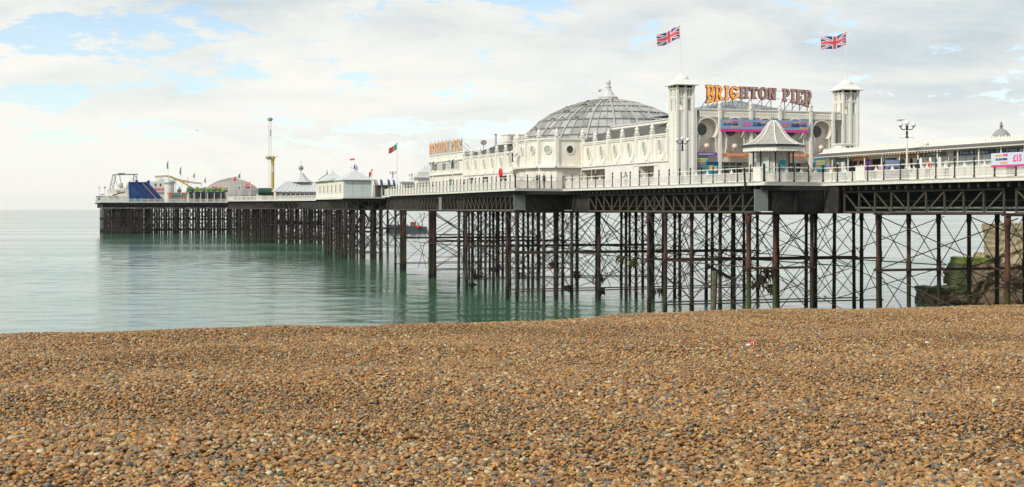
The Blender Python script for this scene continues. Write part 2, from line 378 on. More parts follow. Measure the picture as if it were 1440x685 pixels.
def make_pebbles():
    rng = np.random.default_rng(3)
    M = bpy.data.materials.new('flint_pebble'); M.use_nodes = True; nt = M.node_tree; N = nt.nodes; L = nt.links
    b = N['Principled BSDF']; b.inputs['Roughness'].default_value = .62
    oi = N.new('ShaderNodeObjectInfo'); rp = N.new('ShaderNodeValToRGB'); e = rp.color_ramp.elements
    cols = [(0, (.28,.145,.055)), (.14, (.38,.21,.08)), (.27, (.24,.125,.055)), (.38, (.42,.28,.14)), (.49, (.34,.165,.058)), (.58, (.20,.165,.125)),
            (.66, (.47,.37,.23)), (.70, (.27,.14,.06)), (.79, (.095,.095,.10)), (.845, (.36,.27,.16)), (.90, (.16,.15,.135)), (.95, (.52,.46,.35)), (.965, (.46,.21,.05))]
    rp.color_ramp.interpolation = 'CONSTANT'
    e[0].position = 0; e[0].color = (*cols[0][1], 1); e[1].position = cols[1][0]; e[1].color = (*cols[1][1], 1)
    for p, c in cols[2:]: k = e.new(p); k.color = (*c, 1)
    L.new(oi.outputs['Random'], rp.inputs[0])
    tc = N.new('ShaderNodeTexCoord'); ns = N.new('ShaderNodeTexNoise'); ns.inputs['Scale'].default_value = 1.3; ns.inputs['Detail'].default_value = 4; L.new(tc.outputs['Object'], ns.inputs['Vector'])
    ad = N.new('ShaderNodeVectorMath'); ad.operation = 'MULTIPLY_ADD'; L.new(oi.outputs['Random'], ad.inputs[0]); ad.inputs[1].default_value = (97, 31, 53); L.new(tc.outputs['Object'], ad.inputs[2]); L.new(ad.outputs[0], ns.inputs['Vector'])
    r2 = N.new('ShaderNodeValToRGB'); r2.color_ramp.elements[0].position = .35; r2.color_ramp.elements[0].color = (.70,.68,.66,1); r2.color_ramp.elements[1].position = .62; r2.color_ramp.elements[1].color = (1.15,1.12,1.08,1)
    L.new(ns.outputs['Fac'], r2.inputs[0])
    mx = N.new('ShaderNodeMix'); mx.data_type = 'RGBA'; mx.blend_type = 'MULTIPLY'; mx.inputs['Factor'].default_value = 1
    L.new(rp.outputs[0], mx.inputs['A']); L.new(r2.outputs[0], mx.inputs['B'])
    gn = N.new('ShaderNodeMix'); gn.data_type = 'RGBA'; gn.blend_type = 'MULTIPLY'; gn.inputs['Factor'].default_value = 1; gn.inputs['B'].default_value = (1.17, 1.15, 1.0, 1)
    L.new(mx.outputs['Result'], gn.inputs['A']); L.new(gn.outputs['Result'], b.inputs['Base Color'])
    pts = []
    for y0, y1, dens, lo, hi in ((6.6, 10, 2700, .009, .0225), (10, 15, 2500, .009, .020), (15, 25.5, 2000, .009, .0175)):
        hw = .36*y1+2.2
        n = int((y1-y0)*2*hw*dens)
        x = rng.uniform(-hw, hw, n); y = rng.uniform(y0, y1, n)
        k = (np.abs(x) < .36*y+2.2) & (y < np.interp(x, CX, CY)+1.2)
        x = x[k]; y = y[k]; r = lo + (hi-lo)*rng.random(len(x))**2.6
        r *= 1+.16*np.sin(y*1.7+x*.25+.6*np.sin(x*.8))+.08*np.sin(x*1.3+y*.6)
        big = rng.random(len(x)) < .02; r[big] *= 1.35
        pts.append(np.stack([x, y, zb(x, y) + rng.uniform(-.010, .030, len(x))*np.interp(y, [7, 12, 20], [1.25, 1.0, .75]), r], 1))
    P = np.concatenate(pts); n = len(P); print('pebbles', n)
    me = bpy.data.meshes.new('pebbles'); me.vertices.add(n); me.vertices.foreach_set('co', P[:, :3].astype(np.float32).ravel())
    sca = np.stack([P[:,3]*rng.uniform(.9,1.35,n), P[:,3]*rng.uniform(.75,1.05,n), P[:,3]*rng.uniform(.42,.72,n)], 1)
    rot = np.stack([rng.normal(0,.38,n), rng.normal(0,.38,n), rng.uniform(0,2*PI,n)], 1)
    for nm, dat in (('scl', sca), ('rot', rot)):
        a = me.attributes.new(nm, 'FLOAT_VECTOR', 'POINT'); a.data.foreach_set('vector', dat.astype(np.float32).ravel())
    a = me.attributes.new('idx', 'INT', 'POINT'); a.data.foreach_set('value', rng.integers(0, 6, n).astype(np.int32))
    me.materials.append(M)
    o = bpy.data.objects.new('pebbles', me); C.objects.link(o)
    tag(o, 'brown, ochre and grey flint pebbles covering the beach', 'pebbles', kind='stuff')
    ng = bpy.data.node_groups.new('pebble_scatter', 'GeometryNodeTree')
    ng.interface.new_socket('Geometry', in_out='INPUT', socket_type='NodeSocketGeometry'); ng.interface.new_socket('Geometry', in_out='OUTPUT', socket_type='NodeSocketGeometry')
    G = ng.nodes; K = ng.links; gi = G.new('NodeGroupInput'); go = G.new('NodeGroupOutput'); jn = G.new('GeometryNodeJoinGeometry')
    for i in range(6):
        ic = G.new('GeometryNodeMeshIcoSphere'); ic.inputs['Radius'].default_value = 1; ic.inputs['Subdivisions'].default_value = 2
        sp = G.new('GeometryNodeSetPosition'); K.new(ic.outputs['Mesh'], sp.inputs['Geometry'])
        ps = G.new('GeometryNodeInputPosition'); nz = G.new('ShaderNodeTexNoise'); nz.inputs['Scale'].default_value = .75; nz.inputs['Detail'].default_value = 1
        ad = G.new('ShaderNodeVectorMath'); ad.operation = 'ADD'; ad.inputs[1].default_value = (i*7.3, i*3.1, i*5.7); K.new(ps.outputs[0], ad.inputs[0]); K.new(ad.outputs[0], nz.inputs['Vector'])
        sb = G.new('ShaderNodeVectorMath'); sb.operation = 'SUBTRACT'; sb.inputs[1].default_value = (.5,.5,.5); K.new(nz.outputs['Color'], sb.inputs[0])
        sl = G.new('ShaderNodeVectorMath'); sl.operation = 'SCALE'; sl.inputs['Scale'].default_value = 1.7; K.new(sb.outputs[0], sl.inputs[0]); K.new(sl.outputs[0], sp.inputs['Offset'])
        sm = G.new('GeometryNodeSetShadeSmooth'); K.new(sp.outputs[0], sm.inputs[0])
        mt = G.new('GeometryNodeSetMaterial'); mt.inputs['Material'].default_value = M; K.new(sm.outputs[0], mt.inputs[0])
        ti = G.new('GeometryNodeGeometryToInstance'); K.new(mt.outputs[0], ti.inputs[0]); K.new(ti.outputs[0], jn.inputs[0])
    ip = G.new('GeometryNodeInstanceOnPoints'); K.new(gi.outputs[0], ip.inputs['Points']); K.new(jn.outputs[0], ip.inputs['Instance']); ip.inputs['Pick Instance'].default_value = True
    for nm, so, ty in (('scl', 'Scale', 'FLOAT_VECTOR'), ('rot', 'Rotation', 'FLOAT_VECTOR'), ('idx', 'Instance Index', 'INT')):
        na = G.new('GeometryNodeInputNamedAttribute'); na.data_type = ty; na.inputs['Name'].default_value = nm; K.new(na.outputs[0], ip.inputs[so])
    K.new(ip.outputs[0], go.inputs[0])
    md = o.modifiers.new('scatter', 'NODES'); md.node_group = ng
make_pebbles()

# ------------------------------------------------------------------ the pier: deck, fascia, girders, piles
PIER = thing('pier', 'long white decked pier on rusted iron piles running out to sea', 'pier', Wp(0,0,0))
WEST_EDGE = [(-45,6.5),(1.5,6.5),(0,0),(46,-.5),(43.5,-7.3),(82,-4.2),(125,-1.8),(125,3),(149,3),(149,12),(180,12),(180,2),(211,2),(211,17),(289,17),(335,0),(350,0),(350,16),(480,16),(480,-33),(542,-33)]
poly = [(t, s) for s, t in WEST_EDGE]
EAST = [(40,542),(40,350),(30,350),(27,150),(25,116),(25,0),(22.5,-2),(22.5,-45)]
def make_deck():
    # deck cut in convex-ish strips so faces stay simple
    import bmesh
    full = poly + EAST
    mb = MB(); mb.prism(full, 12.42, DECK, deckm)
    o = mb.build('deck', PIER)
    bm = bmesh.new(); bm.from_mesh(o.data); bmesh.ops.triangulate(bm, faces=[f for f in bm.faces if len(f.verts) > 4]); bm.to_mesh(o.data); bm.free()
    for k in range(len(poly)-1):
        a, b = Vector((*poly[k], 0)), Vector((*poly[k+1], 0)); d = (b-a).normalized(); nrm = Vector((-d.y, d.x, 0))
        m = MB(); oo = nrm*.28; ex = d*.2
        z0, z1 = 12.43, 12.69
        P = [a+ex*-1, b+ex, b+ex+oo, a-ex+oo]
        zz = .004*(k % 3)
        m.add([(p.x,p.y,z0+zz) for p in P]+[(p.x,p.y,z1+zz) for p in P], [(0,1,2,3),(7,6,5,4),(0,4,5,1),(1,5,6,2),(2,6,7,3),(3,7,4,0)], whiteb)
        Q = [a, b, b+nrm*.34, a+nrm*.34]
        m.add([(p.x,p.y,z1+zz) for p in Q]+[(p.x,p.y,z1+.035+zz) for p in Q], [(0,1,2,3),(7,6,5,4),(0,4,5,1),(1,5,6,2),(2,6,7,3),(3,7,4,0)], whiteb)
        m.build('fascia', PIER)
make_deck()
ZT, ZB = 11.95, 10.12      # girder top and bottom
def girder_mesh(L, n, flipmid=True, m=girder, xs=(), w=.13):
    mb = MB(); d = L/n
    mb.box(-.09, .09, 0, L, ZT-.14, ZT, m); mb.box(-.11, .11, 0, L, ZB, ZB+.16, m)
    for i in range(n+1):
        y = min(max(i*d, .07), L-.07); mb.box(-.06, .06, y-w/2, y+w/2, ZB+.16, ZT-.14, m)
    for i in range(n):
        y0, y1 = i*d, (i+1)*d
        if i in xs:
            mb.bar((-.03,y0,ZB+.1),(-.03,y1,ZT-.1),.05,w*.85,m); mb.bar((.03,y0,ZT-.1),(.03,y1,ZB+.1),.05,w*.85,m)
        elif (i < n/2) == flipmid: mb.bar((0,y0,ZT-.1),(0,y1,ZB+.1),.06,w,m)
        else: mb.bar((0,y0,ZB+.1),(0,y1,ZT-.1),.06,w,m)
    return mb
def girder_at(s0, t0, s1, t1, n, flip=True, xs=(), m=girder):
    a = Vector((t0, s0, 0)); b = Vector((t1, s1, 0)); L = (b-a).length
    o = girder_mesh(L, n, flip, m, xs).build('lattice_girder', PIER)
    o.location = a; o.rotation_euler = (0, 0, math.atan2(b.y-a.y, b.x-a.x)-PI/2)
    return o
girder_at(-44, 7.1, -23.2, 7.1, 9)
girder_at(-22, 7.1, -1, 7.1, 9)
girder_at(2.4, .6, 21, .5, 8, xs=()); girder_at(21, .5, 25.2, .45, 2, xs=(0,1)); girder_at(25.2, .45, 40, .2, 7)
girder_at(45, -6.7, 73, -4.35, 12); girder_at(73, -4.35, 77, -4.0, 2, xs=(0,1)); girder_at(77, -4.0, 101, -2.6, 11); girder_at(101, -2.6, 105, -2.4, 2, xs=(0,1)); girder_at(105,-2.4,124,-1.3,9)
girder_at(125, 3.6, 149, 3.6, 11); girder_at(149, 12.6, 179, 12.6, 13)
girder_at(180.6, 2.6, 211, 2.6, 12); girder_at(180.5, 2.7, 180.5, 12, 4); girder_at(211, 17.6, 289, 17.6, 26)
girder_at(289.4, 17.3, 335.4, .7, 18); girder_at(335.6, .7, 350, .7, 6); girder_at(350, 16.6, 480, 16.6, 40)
girder_at(480.8, -32.6, 480.8, 16, 18)
# inner plate girders and cross joists: dense and near-black to deepen the shade below the planks
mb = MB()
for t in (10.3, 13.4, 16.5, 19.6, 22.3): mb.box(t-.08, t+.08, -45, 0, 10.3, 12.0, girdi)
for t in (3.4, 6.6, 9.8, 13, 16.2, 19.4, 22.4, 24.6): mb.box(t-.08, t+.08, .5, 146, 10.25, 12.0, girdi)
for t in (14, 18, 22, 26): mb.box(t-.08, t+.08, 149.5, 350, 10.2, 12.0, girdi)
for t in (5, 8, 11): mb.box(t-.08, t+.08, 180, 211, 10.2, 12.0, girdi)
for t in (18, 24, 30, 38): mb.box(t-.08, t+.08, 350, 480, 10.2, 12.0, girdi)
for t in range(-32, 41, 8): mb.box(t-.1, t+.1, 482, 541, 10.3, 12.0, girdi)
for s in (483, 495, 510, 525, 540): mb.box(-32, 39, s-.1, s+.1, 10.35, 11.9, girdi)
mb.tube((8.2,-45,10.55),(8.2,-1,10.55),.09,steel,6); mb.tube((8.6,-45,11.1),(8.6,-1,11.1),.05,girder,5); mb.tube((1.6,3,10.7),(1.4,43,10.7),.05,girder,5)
mb.build('plate_girders', PIER)
mb = MB()
def west_t(s):
    best = None
    for (s0, t0), (s1, t1) in zip(WEST_EDGE[:-1], WEST_EDGE[1:]):
        if min(s0, s1) <= s <= max(s0, s1) and s0 != s1:
            v = t0+(t1-t0)*(s-s0)/(s1-s0); best = v if best is None else min(best, v)
    return best if best is not None else 0
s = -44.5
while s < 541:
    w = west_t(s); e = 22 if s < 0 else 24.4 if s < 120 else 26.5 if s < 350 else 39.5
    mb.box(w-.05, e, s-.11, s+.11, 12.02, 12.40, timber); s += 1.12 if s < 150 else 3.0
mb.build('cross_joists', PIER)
# tarred boarding and grey end panels under the two corners
mb = MB(); y = -.12
mb.plate([(1.2,.55,10.15),(6.4,1.25,10.15),(6.4,1.25,12.36),(1.2,.55,12.36)], (.02,.12,0), tarred)
for i in range(21): tt = 1.25+i*.25; mb.box(tt, tt+.05, .50+(tt-1.2)*.135, .54+(tt-1.2)*.135, 10.2-.25*random.random()*(random.random()<.4), 12.34, tarred)
mb.box(6.4, 8.6, 1.3, 1.45, 10.1, 12.36, tarred); mb.box(6.38, 6.5, -1.2, 1.0, 10.1, 12.36, tarred)
mb.build('tarred_boarding', PIER)
MB().plate([(-.42,.75,10.28),(.85,.75,10.28),(.85,.75,12.1),(-.42,.75,12.1)], (0,.1,0), greypanel).build('grey_panel', PIER)
MB().plate([(-7.0,44.6,10.28),(-5.5,44.9,10.28),(-5.5,44.9,12.2),(-7.0,44.6,12.2)], (0,.1,0), greypanel).build('grey_panel', PIER)
mb = MB(); mb.plate([(-5.4,44.9,10.0),(-.2,46.6,10.0),(-.2,46.6,12.36),(-5.4,44.9,12.36)], (.02,.12,0), tarred)
mb.box(.3, .42, 40, 45.5, 10.1, 12.3, tarred); mb.build('tarred_boarding', PIER)
MB().box(-3.75,-3.67,86,87.4,10.2,12.1,greypanel).build('grey_panel', PIER)

def pile_mesh(r=.19, zb0=-1.2, m=pilem, seed=0):
    rnd = random.Random(seed); zz = [zb0, 1.0, 1.05, 1.5, 5.1, 5.15, 6.1, 6.15, 6.5, 6.55, 9.2, 9.25, 10.1]
    rr = [r*1.15, r*1.15, r*1.35, r*1.05, r*1.02, r*1.22, r*1.22, r*1.08, r*1.08, r*.95, r*.92, r*1.2, r*1.2]
    mb = MB(); mb.lathe([(a*(1+rnd.uniform(-.05,.05)), z) for a, z in zip(rr, zz)], m, n=10)
    return mb
PM = []
for i in range(4):
    o = pile_mesh(.175, seed=i).build('pile', None, True); PM.append(o.data); bpy.data.objects.remove(o)
o = pile_mesh(.20, m=pilered, seed=9).build('pile', None, True); PR = o.data; bpy.data.objects.remove(o)
farm = MB(); NP = [0]
def bent(s, ts, kind='near', beams=True, red=(), brz=True, deep=0, ds=0.0):
    mb = MB(); ts = sorted(ts)
    if s > 100:
        pxs = lambda t: 720+2000*(O[0]+U[0]*s+V[0]*t)/(O[1]+U[1]*s+V[1]*t)
        ts = [t for t in ts if not (575 < pxs(t) < 603 or 614 < pxs(t) < 638 or 546 < pxs(t) < 554)]
        if not ts: return
    sl = lambda t: s + ds*(t-ts[0])
    par = None
    if kind == 'near':
        pass
    a, b = ts[0], ts[-1]
    if beams:
        for z, h, m_ in ((10.02, .12, brace), (5.42, .16, brace), (1.15, .12, brace)):
            if z == 1.15 and deep: continue
            mb.bar((a-.3, sl(a)-.2, z), (b+.3, sl(b)-.2, z), .12, h, m_)
            if z > 5 : mb.bar((a-.3, sl(a)+.24, z+.02), (b+.3, sl(b)+.24, z+.02), .12, h, m_)
    if brz:
        rad = .042 if kind == 'near' else .07
        for k in range(len(ts)-1):
            p, q = ts[k], ts[k+1]
            if q-p > 12: continue
            sp, sq = sl(p), sl(q)
            mb.tube((p,sp-.12,9.8),(q,sq-.12,5.6),rad,brace,4); mb.tube((p,sp+.12,5.6),(q,sq+.12,9.8),rad,brace,4)
            mb.tube((p,sp-.12,5.2),(q,sq-.12,1.3),rad,brace,4); mb.tube((p,sp+.12,1.3),(q,sq+.12,5.2),rad,brace,4)
    if kind == 'near':
        o = mb.build('pile_bent', PIER)
        for t in ts:
            NP[0] += 1
            if NP[0] > 100:
                sub(farm, t, sl(t), 0); continue
            c = bpy.data.objects.new('pile', PR if t in red else PM[NP[0] % 4]); C.objects.link(c); c.parent = o; c.location = (t, sl(t), 0)
            c.rotation_euler = (random.uniform(-.006,.006), random.uniform(-.006,.006), random.random()*6)
    else:
        o = mb.build('pile_bent', PIER)
        for t in ts: sub(farm, t, sl(t), 0)
    return o
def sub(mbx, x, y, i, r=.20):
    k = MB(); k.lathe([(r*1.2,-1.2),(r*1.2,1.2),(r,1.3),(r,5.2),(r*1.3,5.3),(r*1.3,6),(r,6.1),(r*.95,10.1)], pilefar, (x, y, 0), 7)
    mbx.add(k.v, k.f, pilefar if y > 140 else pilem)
def longit(s0, s1, t, rad=.042, zt=9.8, zm=5.5, zl=1.3, mb=None):
    mb.tube((t-.12,s0,zt),(t-.12,s1,zm),rad,brace,4); mb.tube((t+.12,s0,zm),(t+.12,s1,zt),rad,brace,4)
    mb.tube((t-.12,s0,zm-.2),(t-.12,s1,zl),rad,brace,4); mb.tube((t+.12,s0,zl),(t+.12,s1,zm-.2),rad,brace,4)
bent(-22.4, [7.0, 10.2, 13.2, 16.4, 19.4, 22], red=(7.0, 10.2))
bent(-5, [7.85, 10.75, 13.7, 16.65, 19.4, 22.2])
bent(1.6, [-.5, 2.1, 5.9], red=(-.5, 2.1), ds=.1)
RT = [0.3, 3.1, 6.2, 9.4, 12.6, 15.8, 19, 22.2, 24.4]
bent(20.2, RT, deep=0); bent(23.8, [.2, 4.9, 9.6, 14.3, 19, 23.6])
bent(45.3, [-6.4, -3.2, .2, 3.5, 6.9, 10.3, 13.7, 17.1, 20.5, 23.9]); bent(49.3, [-6.2, -.2, 4.9, 9.9, 14.9, 19.9, 24.2])
bent(73, [-4.0, -1.4, 2, 5.2, 8.4, 11.6, 14.8, 18, 21.2, 24.2]); bent(77, [-3.9, 1, 6, 11, 16, 21, 24.2])
bent(101, [-2.2, tS(604.5,101), tS(610,101), 6.3, 9.5, 12.7, 15.9, 19.1, 22.3]); bent(105, [-1.9, tS(607,105), tS(612,105), 6.5, 11.5, 16.5, 21.5])
bent(125.5, [tS(564,125.5), tS(556,125.5), 5.0, 8, 12.9, 15.9, 18.9, 21.9, 24.9]); bent(131, [tS(570,131), tS(567,131), tS(606,131), 13.9, 18.9, 23.9])
mb = MB()
for t in (8, 16.6, 22.2): longit(-22.4, -5, t, mb=mb, rad=.045)
for t in (.1, 3.2, 9.5, 19): longit(20.2, 23.8, t, mb=mb)
for t in (-6.3, -.2, 4.9, 9.9, 14.9, 19.9): longit(45.3, 49.3, t, mb=mb)
for t in (-3.9, 1, 6, 11, 16, 21): longit(73, 77, t, mb=mb)
for t in (-2.0, 6.5, 11.5, 16.5, 21.5): longit(101, 105, t, mb=mb)
for s0, s1 in ((1.6, 20.2), (23.8, 45.3), (49.3, 73), (77, 101), (105, 128), (132, 154)):
    for t in ((.3, 9.4, 19) if s0 < 40 else (-3.9, 4.9, 14.9) if s0 < 102 else (4, 13.9)):
        mb.tube((t, s0, 5.46), (t, s1, 5.46), .05, brace, 4)
        if t > 0 and s0 < 100: longit(s0, s1, t, mb=mb, rad=.04)
mb.build('long_tie_rods', PIER)
for s_, a, b, st in ((154, 13, 27, 3.4),): bent(s_, list(np.arange(a, b, st)), 'far')
for i, s_ in enumerate((180.8, 185, 190, 196, 202, 208)): bent(s_, list(np.arange(2.5+.6*(i % 3), 12.2, 1.9 if i < 2 else 2.4)), 'far')
for s_ in (222, 236, 250, 264, 278): bent(s_, list(np.arange(18, 29, 3.3)), 'far', brz=s_ < 240)
for i, s_ in enumerate((291, 297, 303, 309, 315, 321, 327, 333, 339, 345)):
    w = west_t(s_)+.8; bent(s_, list(np.arange(w, 29, 2.5 if i % 2 else 3.3)), 'far')
for s_ in range(360, 480, 15): bent(s_, list(np.arange(17, 39, 5)), 'far', brz=False)
for i, s_ in enumerate((481.5, 487, 493, 500, 508, 516, 524, 532, 540)):
    ts = []
    for t0 in np.arange(-31.5+(i % 3)*.8, 38, 3.9 if i else 4.4): ts += [t0, t0+1.0] if i else [t0, t0+.8, t0+1.5]
    bent(s_, ts, 'far', brz=i < 3)
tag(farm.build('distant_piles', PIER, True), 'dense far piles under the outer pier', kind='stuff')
# diagonal struts below the head and its landing stair
mb = MB()
for i in range(17):
    t0 = -31+i*3; mb.bar((t0, 480.9, 10.2), (t0+1.5, 480.9, 12), .15, .15, girder); mb.bar((t0+3, 480.9, 10.2), (t0+1.5, 480.9, 12), .15, .15, girder)
for dz in (0, .9):
    mb.bar((-19.5, 479.5, 1.0+dz), (-8.3, 479.5, 8.3+dz), .15, .12, girder); mb.bar((-8.3, 479.5, 8.3+dz), (-4.5, 479.5, 12.4+dz), .15, .12, girder)
for k in range(30):
    f = k/29; mb.box(-19.5+11.2*f-.2, -19.5+11.2*f+.2, 478.9, 480.1, 1+7.3*f, 1.06+7.3*f, girder)
mb.build('landing_stair', PIER)

# ------------------------------------------------------------------ railings
POST = MB(); POST.box(-.05,.05,-.05,.05,0,1.22,black); POST.box(-.075,.075,-.075,.075,0,.16,black); POST.lathe([(.05,0),(.10,.03),(.10,.07),(.04,.10),(.085,.17),(.075,.24),(.02,.32)],black,(0,0,1.2),8)
PSRC = POST.build('post', None); PSRC_me = PSRC.data; bpy.data.objects.remove(PSRC)
def lattice_panel(L=2.25, w=.040):
    mb = MB(); z0, z1 = .08, .80; H = z1-z0
    mb.box(.05, L-.05, -.02, .02, z0-.04, z0+.02, whiteb); mb.box(.05, L-.05, -.02, .02, z1-.02, z1+.03, whiteb)
    nx, nz = 9, 3; cx, cz = (L-.1)/nx, H/nz
    for i in range(nx):
        for j in range(nz):       # a cross and a small ring in every square
            x, z = .05+i*cx, z0+j*cz; mx, mz = x+cx/2, z+cz/2
            for (p, q) in (((x,z),(mx-.05,mz-.05)),((x+cx,z),(mx+.05,mz-.05)),((x,z+cz),(mx-.05,mz+.05)),((x+cx,z+cz),(mx+.05,mz+.05))): mb.bar((p[0],0,p[1]),(q[0],0,q[1]),.02,w,whiteb)
            for a in range(6): p, q = 2*PI*a/6, 2*PI*(a+1)/6; mb.bar((mx+.07*math.cos(p),0,mz+.07*math.sin(p)),(mx+.07*math.cos(q),0,mz+.07*math.sin(q)),.022,.026,whiteb)
    c = L/2
    pts = [(-.30,.80),(.30,.80),(.24,.88),(.15,.92),(.13,1.0),(.06,1.06),(.04,1.18),(-.04,1.18),(-.06,1.06),(-.13,1.0),(-.15,.92),(-.24,.88)]
    mb.plate([(c+x, -.012, z) for x, z in pts], (0,.024,0), whiteb)
    return mb
def picket_panel(L=2.25):
    mb = MB(); mb.box(0, L, -.025, .025, .10, .17, whiteb); mb.box(0, L, -.03, .03, 1.08, 1.17, whiteb)
    n = 9
    for i in range(n): x = (i+.5)*L/n; mb.box(x-.035, x+.035, -.02, .02, .17, 1.08, whiteb)
    mb.box(0, .16, -.06, .06, 0, 1.35, whiteb)
    return mb
def solid_panel(L=2.25):
    mb = MB(); mb.box(.5, L-.5, -.05, .05, .08, 1.2, whiteb); mb.box(.42, L-.42, -.07, .07, 1.2, 1.27, whiteb); mb.box(.7, L-.7, -.065, .065, .25, .95, whiteb); 
    k = lattice_panel(L); mb.add(k.v, k.f, whiteb); return mb
def src(mb, nm):
    o = mb.build(nm, None); me = o.data; bpy.data.objects.remove(o); return me
LAT = src(lattice_panel(), 'lattice_panel'); SOL = src(solid_panel(), 'solid_panel')
PIC = src(picket_panel(), 'picket_panel')
def railing(s0, t0, s1, t1, label, style='lattice', solid=(), inset=.1, step=2.25):
    a = Vector((t0, s0, 0)); b = Vector((t1, s1, 0)); d = b-a; Ln = d.length; n = max(1, round(Ln/step)); ang = math.atan2(d.y, d.x)
    p = Wp(s0, t0, DECK+.05)
    root = thing('railing', label, 'railing', p, ROT+ang, 'railings along the edge of the pier')
    k = Ln/n
    for i in range(n):
        me = PIC if style == 'picket' else (SOL if i in solid else LAT)
        o = bpy.data.objects.new('solid_panel' if (i in solid and style != 'picket') else ('picket_panel' if style == 'picket' else 'lattice_panel'), me); C.objects.link(o); o.parent = root; o.location = (i*k, 0, 0); o.scale = (k/2.25, 1, 1)
    if style != 'picket':
        for i in range(n+1):
            o = bpy.data.objects.new('post', PSRC_me); C.objects.link(o); o.parent = root; o.location = (i*k, 0, 0)
        m = MB(); m.box(0, Ln, -.045, .045, 1.17, 1.24, whiteb); m.build('handrail', root)
railing(-40, 6.6, 1.5, 6.6, 'white lattice railing with black posts on the right arm below the shop canopy, nearest shore', solid=(15,), inset=0)
railing(1.45, 6.5, .1, .15, 'short white lattice railing across the end of the deck in front of the bell-roofed shelter', step=1.6)
railing(.1, .1, 45.9, -.4, 'white lattice railing with black posts before the left twin tower and the near side wall', solid=(0,))
railing(46.0, -.6, 43.7, -7.1, 'short lattice railing beside the wide step in the deck under the round bay', step=1.6)
railing(43.7, -7.15, 82, -4.1, 'long white railing with black posts in front of the dome and the red ring')
railing(82, -4.1, 125, -1.7, 'white railing with black posts before the far wing and the square end block')
railing(125.2, 3.1, 149, 3.1, 'white picket railing just beyond the two-storey end of the hall', 'picket', step=2.4)
railing(149.2, 12.1, 180, 12.1, 'white picket railing on the set-back deck beside the flagpole', 'picket', step=2.4)
railing(180.1, 12, 180.1, 8.1, 'short white picket railing right of the gallery end painted in grey shade', 'picket', step=1.3)
railing(211, 17.1, 289, 17.1, 'white picket railing left of the windowed gallery', 'picket', step=3)
railing(289.2, 17, 335, .2, 'white picket railing in front of the tent-roofed hall and green tank', 'picket', step=2.6)
railing(335.2, .1, 350, .1, 'white picket railing at the corner of the middle platform', 'picket', step=2.6)
railing(480.1, 15.8, 480.1, -32.8, 'pale picket railing across the front of the funfair platform at the far end', 'picket', step=2.6)
railing(480.2, -32.9, 541, -32.9, 'pale picket railing down the seaward left side of the far platform', 'picket', step=3.4)

# ------------------------------------------------------------------ pavilion (long hall with dome, twin towers and lettered front)
PA = pier_thing('pavilion', 'long cream hall with grey ribbed dome, round windows and twin towers', 'hall', 23, 3.5)
def Lp(s, t): return (t-3.5, s-23)     # local coords of the pavilion
def wall_poly(mb, x0, y0, x1, y1, z0, z1, th, m):
    d = Vector((x1-x0, y1-y0, 0)).normalized(); nn = Vector((-d.y, d.x, 0))*th
    mb.plate([(x0,y0,z0),(x1,y1,z0),(x1,y1,z1),(x0,y0,z1)], nn, m)
FIN = [(.17,0),(.17,.06),(.24,.10),(.24,.17),(.12,.22),(.16,.30),(.21,.40),(.17,.52),(.07,.62),(.05,.72),(.015,.80)]
H1 = 5.42; HL = 2.62
def oval_window(x, y, z, ang, rx=.42, rz=.62, glass=glassl, parent=None):
    # ang: direction of the outward normal in local xy
    nx, ny = math.cos(ang), math.sin(ang); tx, ty = -ny, nx
    n = 20; fr = MB(); vs = []
    for rr, off in ((1.22, .0), (1.22, .10), (1.0, .10), (1.0, .0)):
        vs += [(x+nx*off+tx*rx*rr*math.cos(2*PI*i/n), y+ny*off+ty*rx*rr*math.cos(2*PI*i/n), z+rz*rr*math.sin(2*PI*i/n)) for i in range(n)]
    fs = []
    for k in range(3): fs += [(k*n+i, k*n+(i+1)%n, (k+1)*n+(i+1)%n, (k+1)*n+i) for i in range(n)]
    fr.add(vs, fs, whiteb); f = fr.build('oval_window', parent or PA)
    g = MB(); pts = [(x+nx*.03+tx*rx*math.cos(2*PI*i/n), y+ny*.03+ty*rx*math.cos(2*PI*i/n), z+rz*math.sin(2*PI*i/n)) for i in range(n)]
    g.plate(pts, (-nx*.02, -ny*.02, 0), glass); p = g.build('pane', f)
    return f
def wing(s0, n, flip):
    # n bays of 4 m from s0
    for i in range(n):
        a = s0+4*i; mbb = MB(); y0 = a-23; y1 = y0+4
        wall_poly(mbb, 0, y1, 0, y0, HL+.12, H1, .18, white)
        mbb.box(-.10, .02, y0+.28, y1-.02, H1-.26, H1-.12, whiteb)
        mbb.box(-.07, .0, y0+.34, y0+.42, HL+.2, H1-.3, whiteb); mbb.box(-.07, .0, y1-.1, y1-.02, HL+.2, H1-.3, whiteb)
        # curved bracket fillet on the seaward-low corner
        pts = [(-.06, y0+.22 + (1-math.cos(k*PI/2/8))*2.2, HL+.16+(1-math.sin(k*PI/2/8))*1.75) for k in range(9)]
        cy0 = y0+.22
        for k in range(8): mbb.bar(pts[k], pts[k+1], .16, .20, whiteb, up=(1,0,0))
        for q, fz in ((.25,.55),(.45,.32),(.7,.2)): mbb.ball((-.08, cy0+q*.9, HL+.16+fz*.9), .13, whiteb, 8)
        mbb.build('wall_bay', PA)
        oval_window(-.03, y0+2.15, HL+1.62, PI, glass=glassl)
    for i in range(n+1):
        a = s0+4*i-23; p = MB(); p.box(-.26, .12, a-.2, a+.2, HL+.1, H1+.25, whiteb); p.box(-.33, .15, a-.27, a+.27, H1+.25, H1+.33, whiteb); p.lathe([(r*1.25, z*1.12) for r, z in FIN], whiteb, (-.07, a, H1+.33), 8); p.build('pilaster', PA)
wing(26.2, 6, False); wing(75, 6, True)
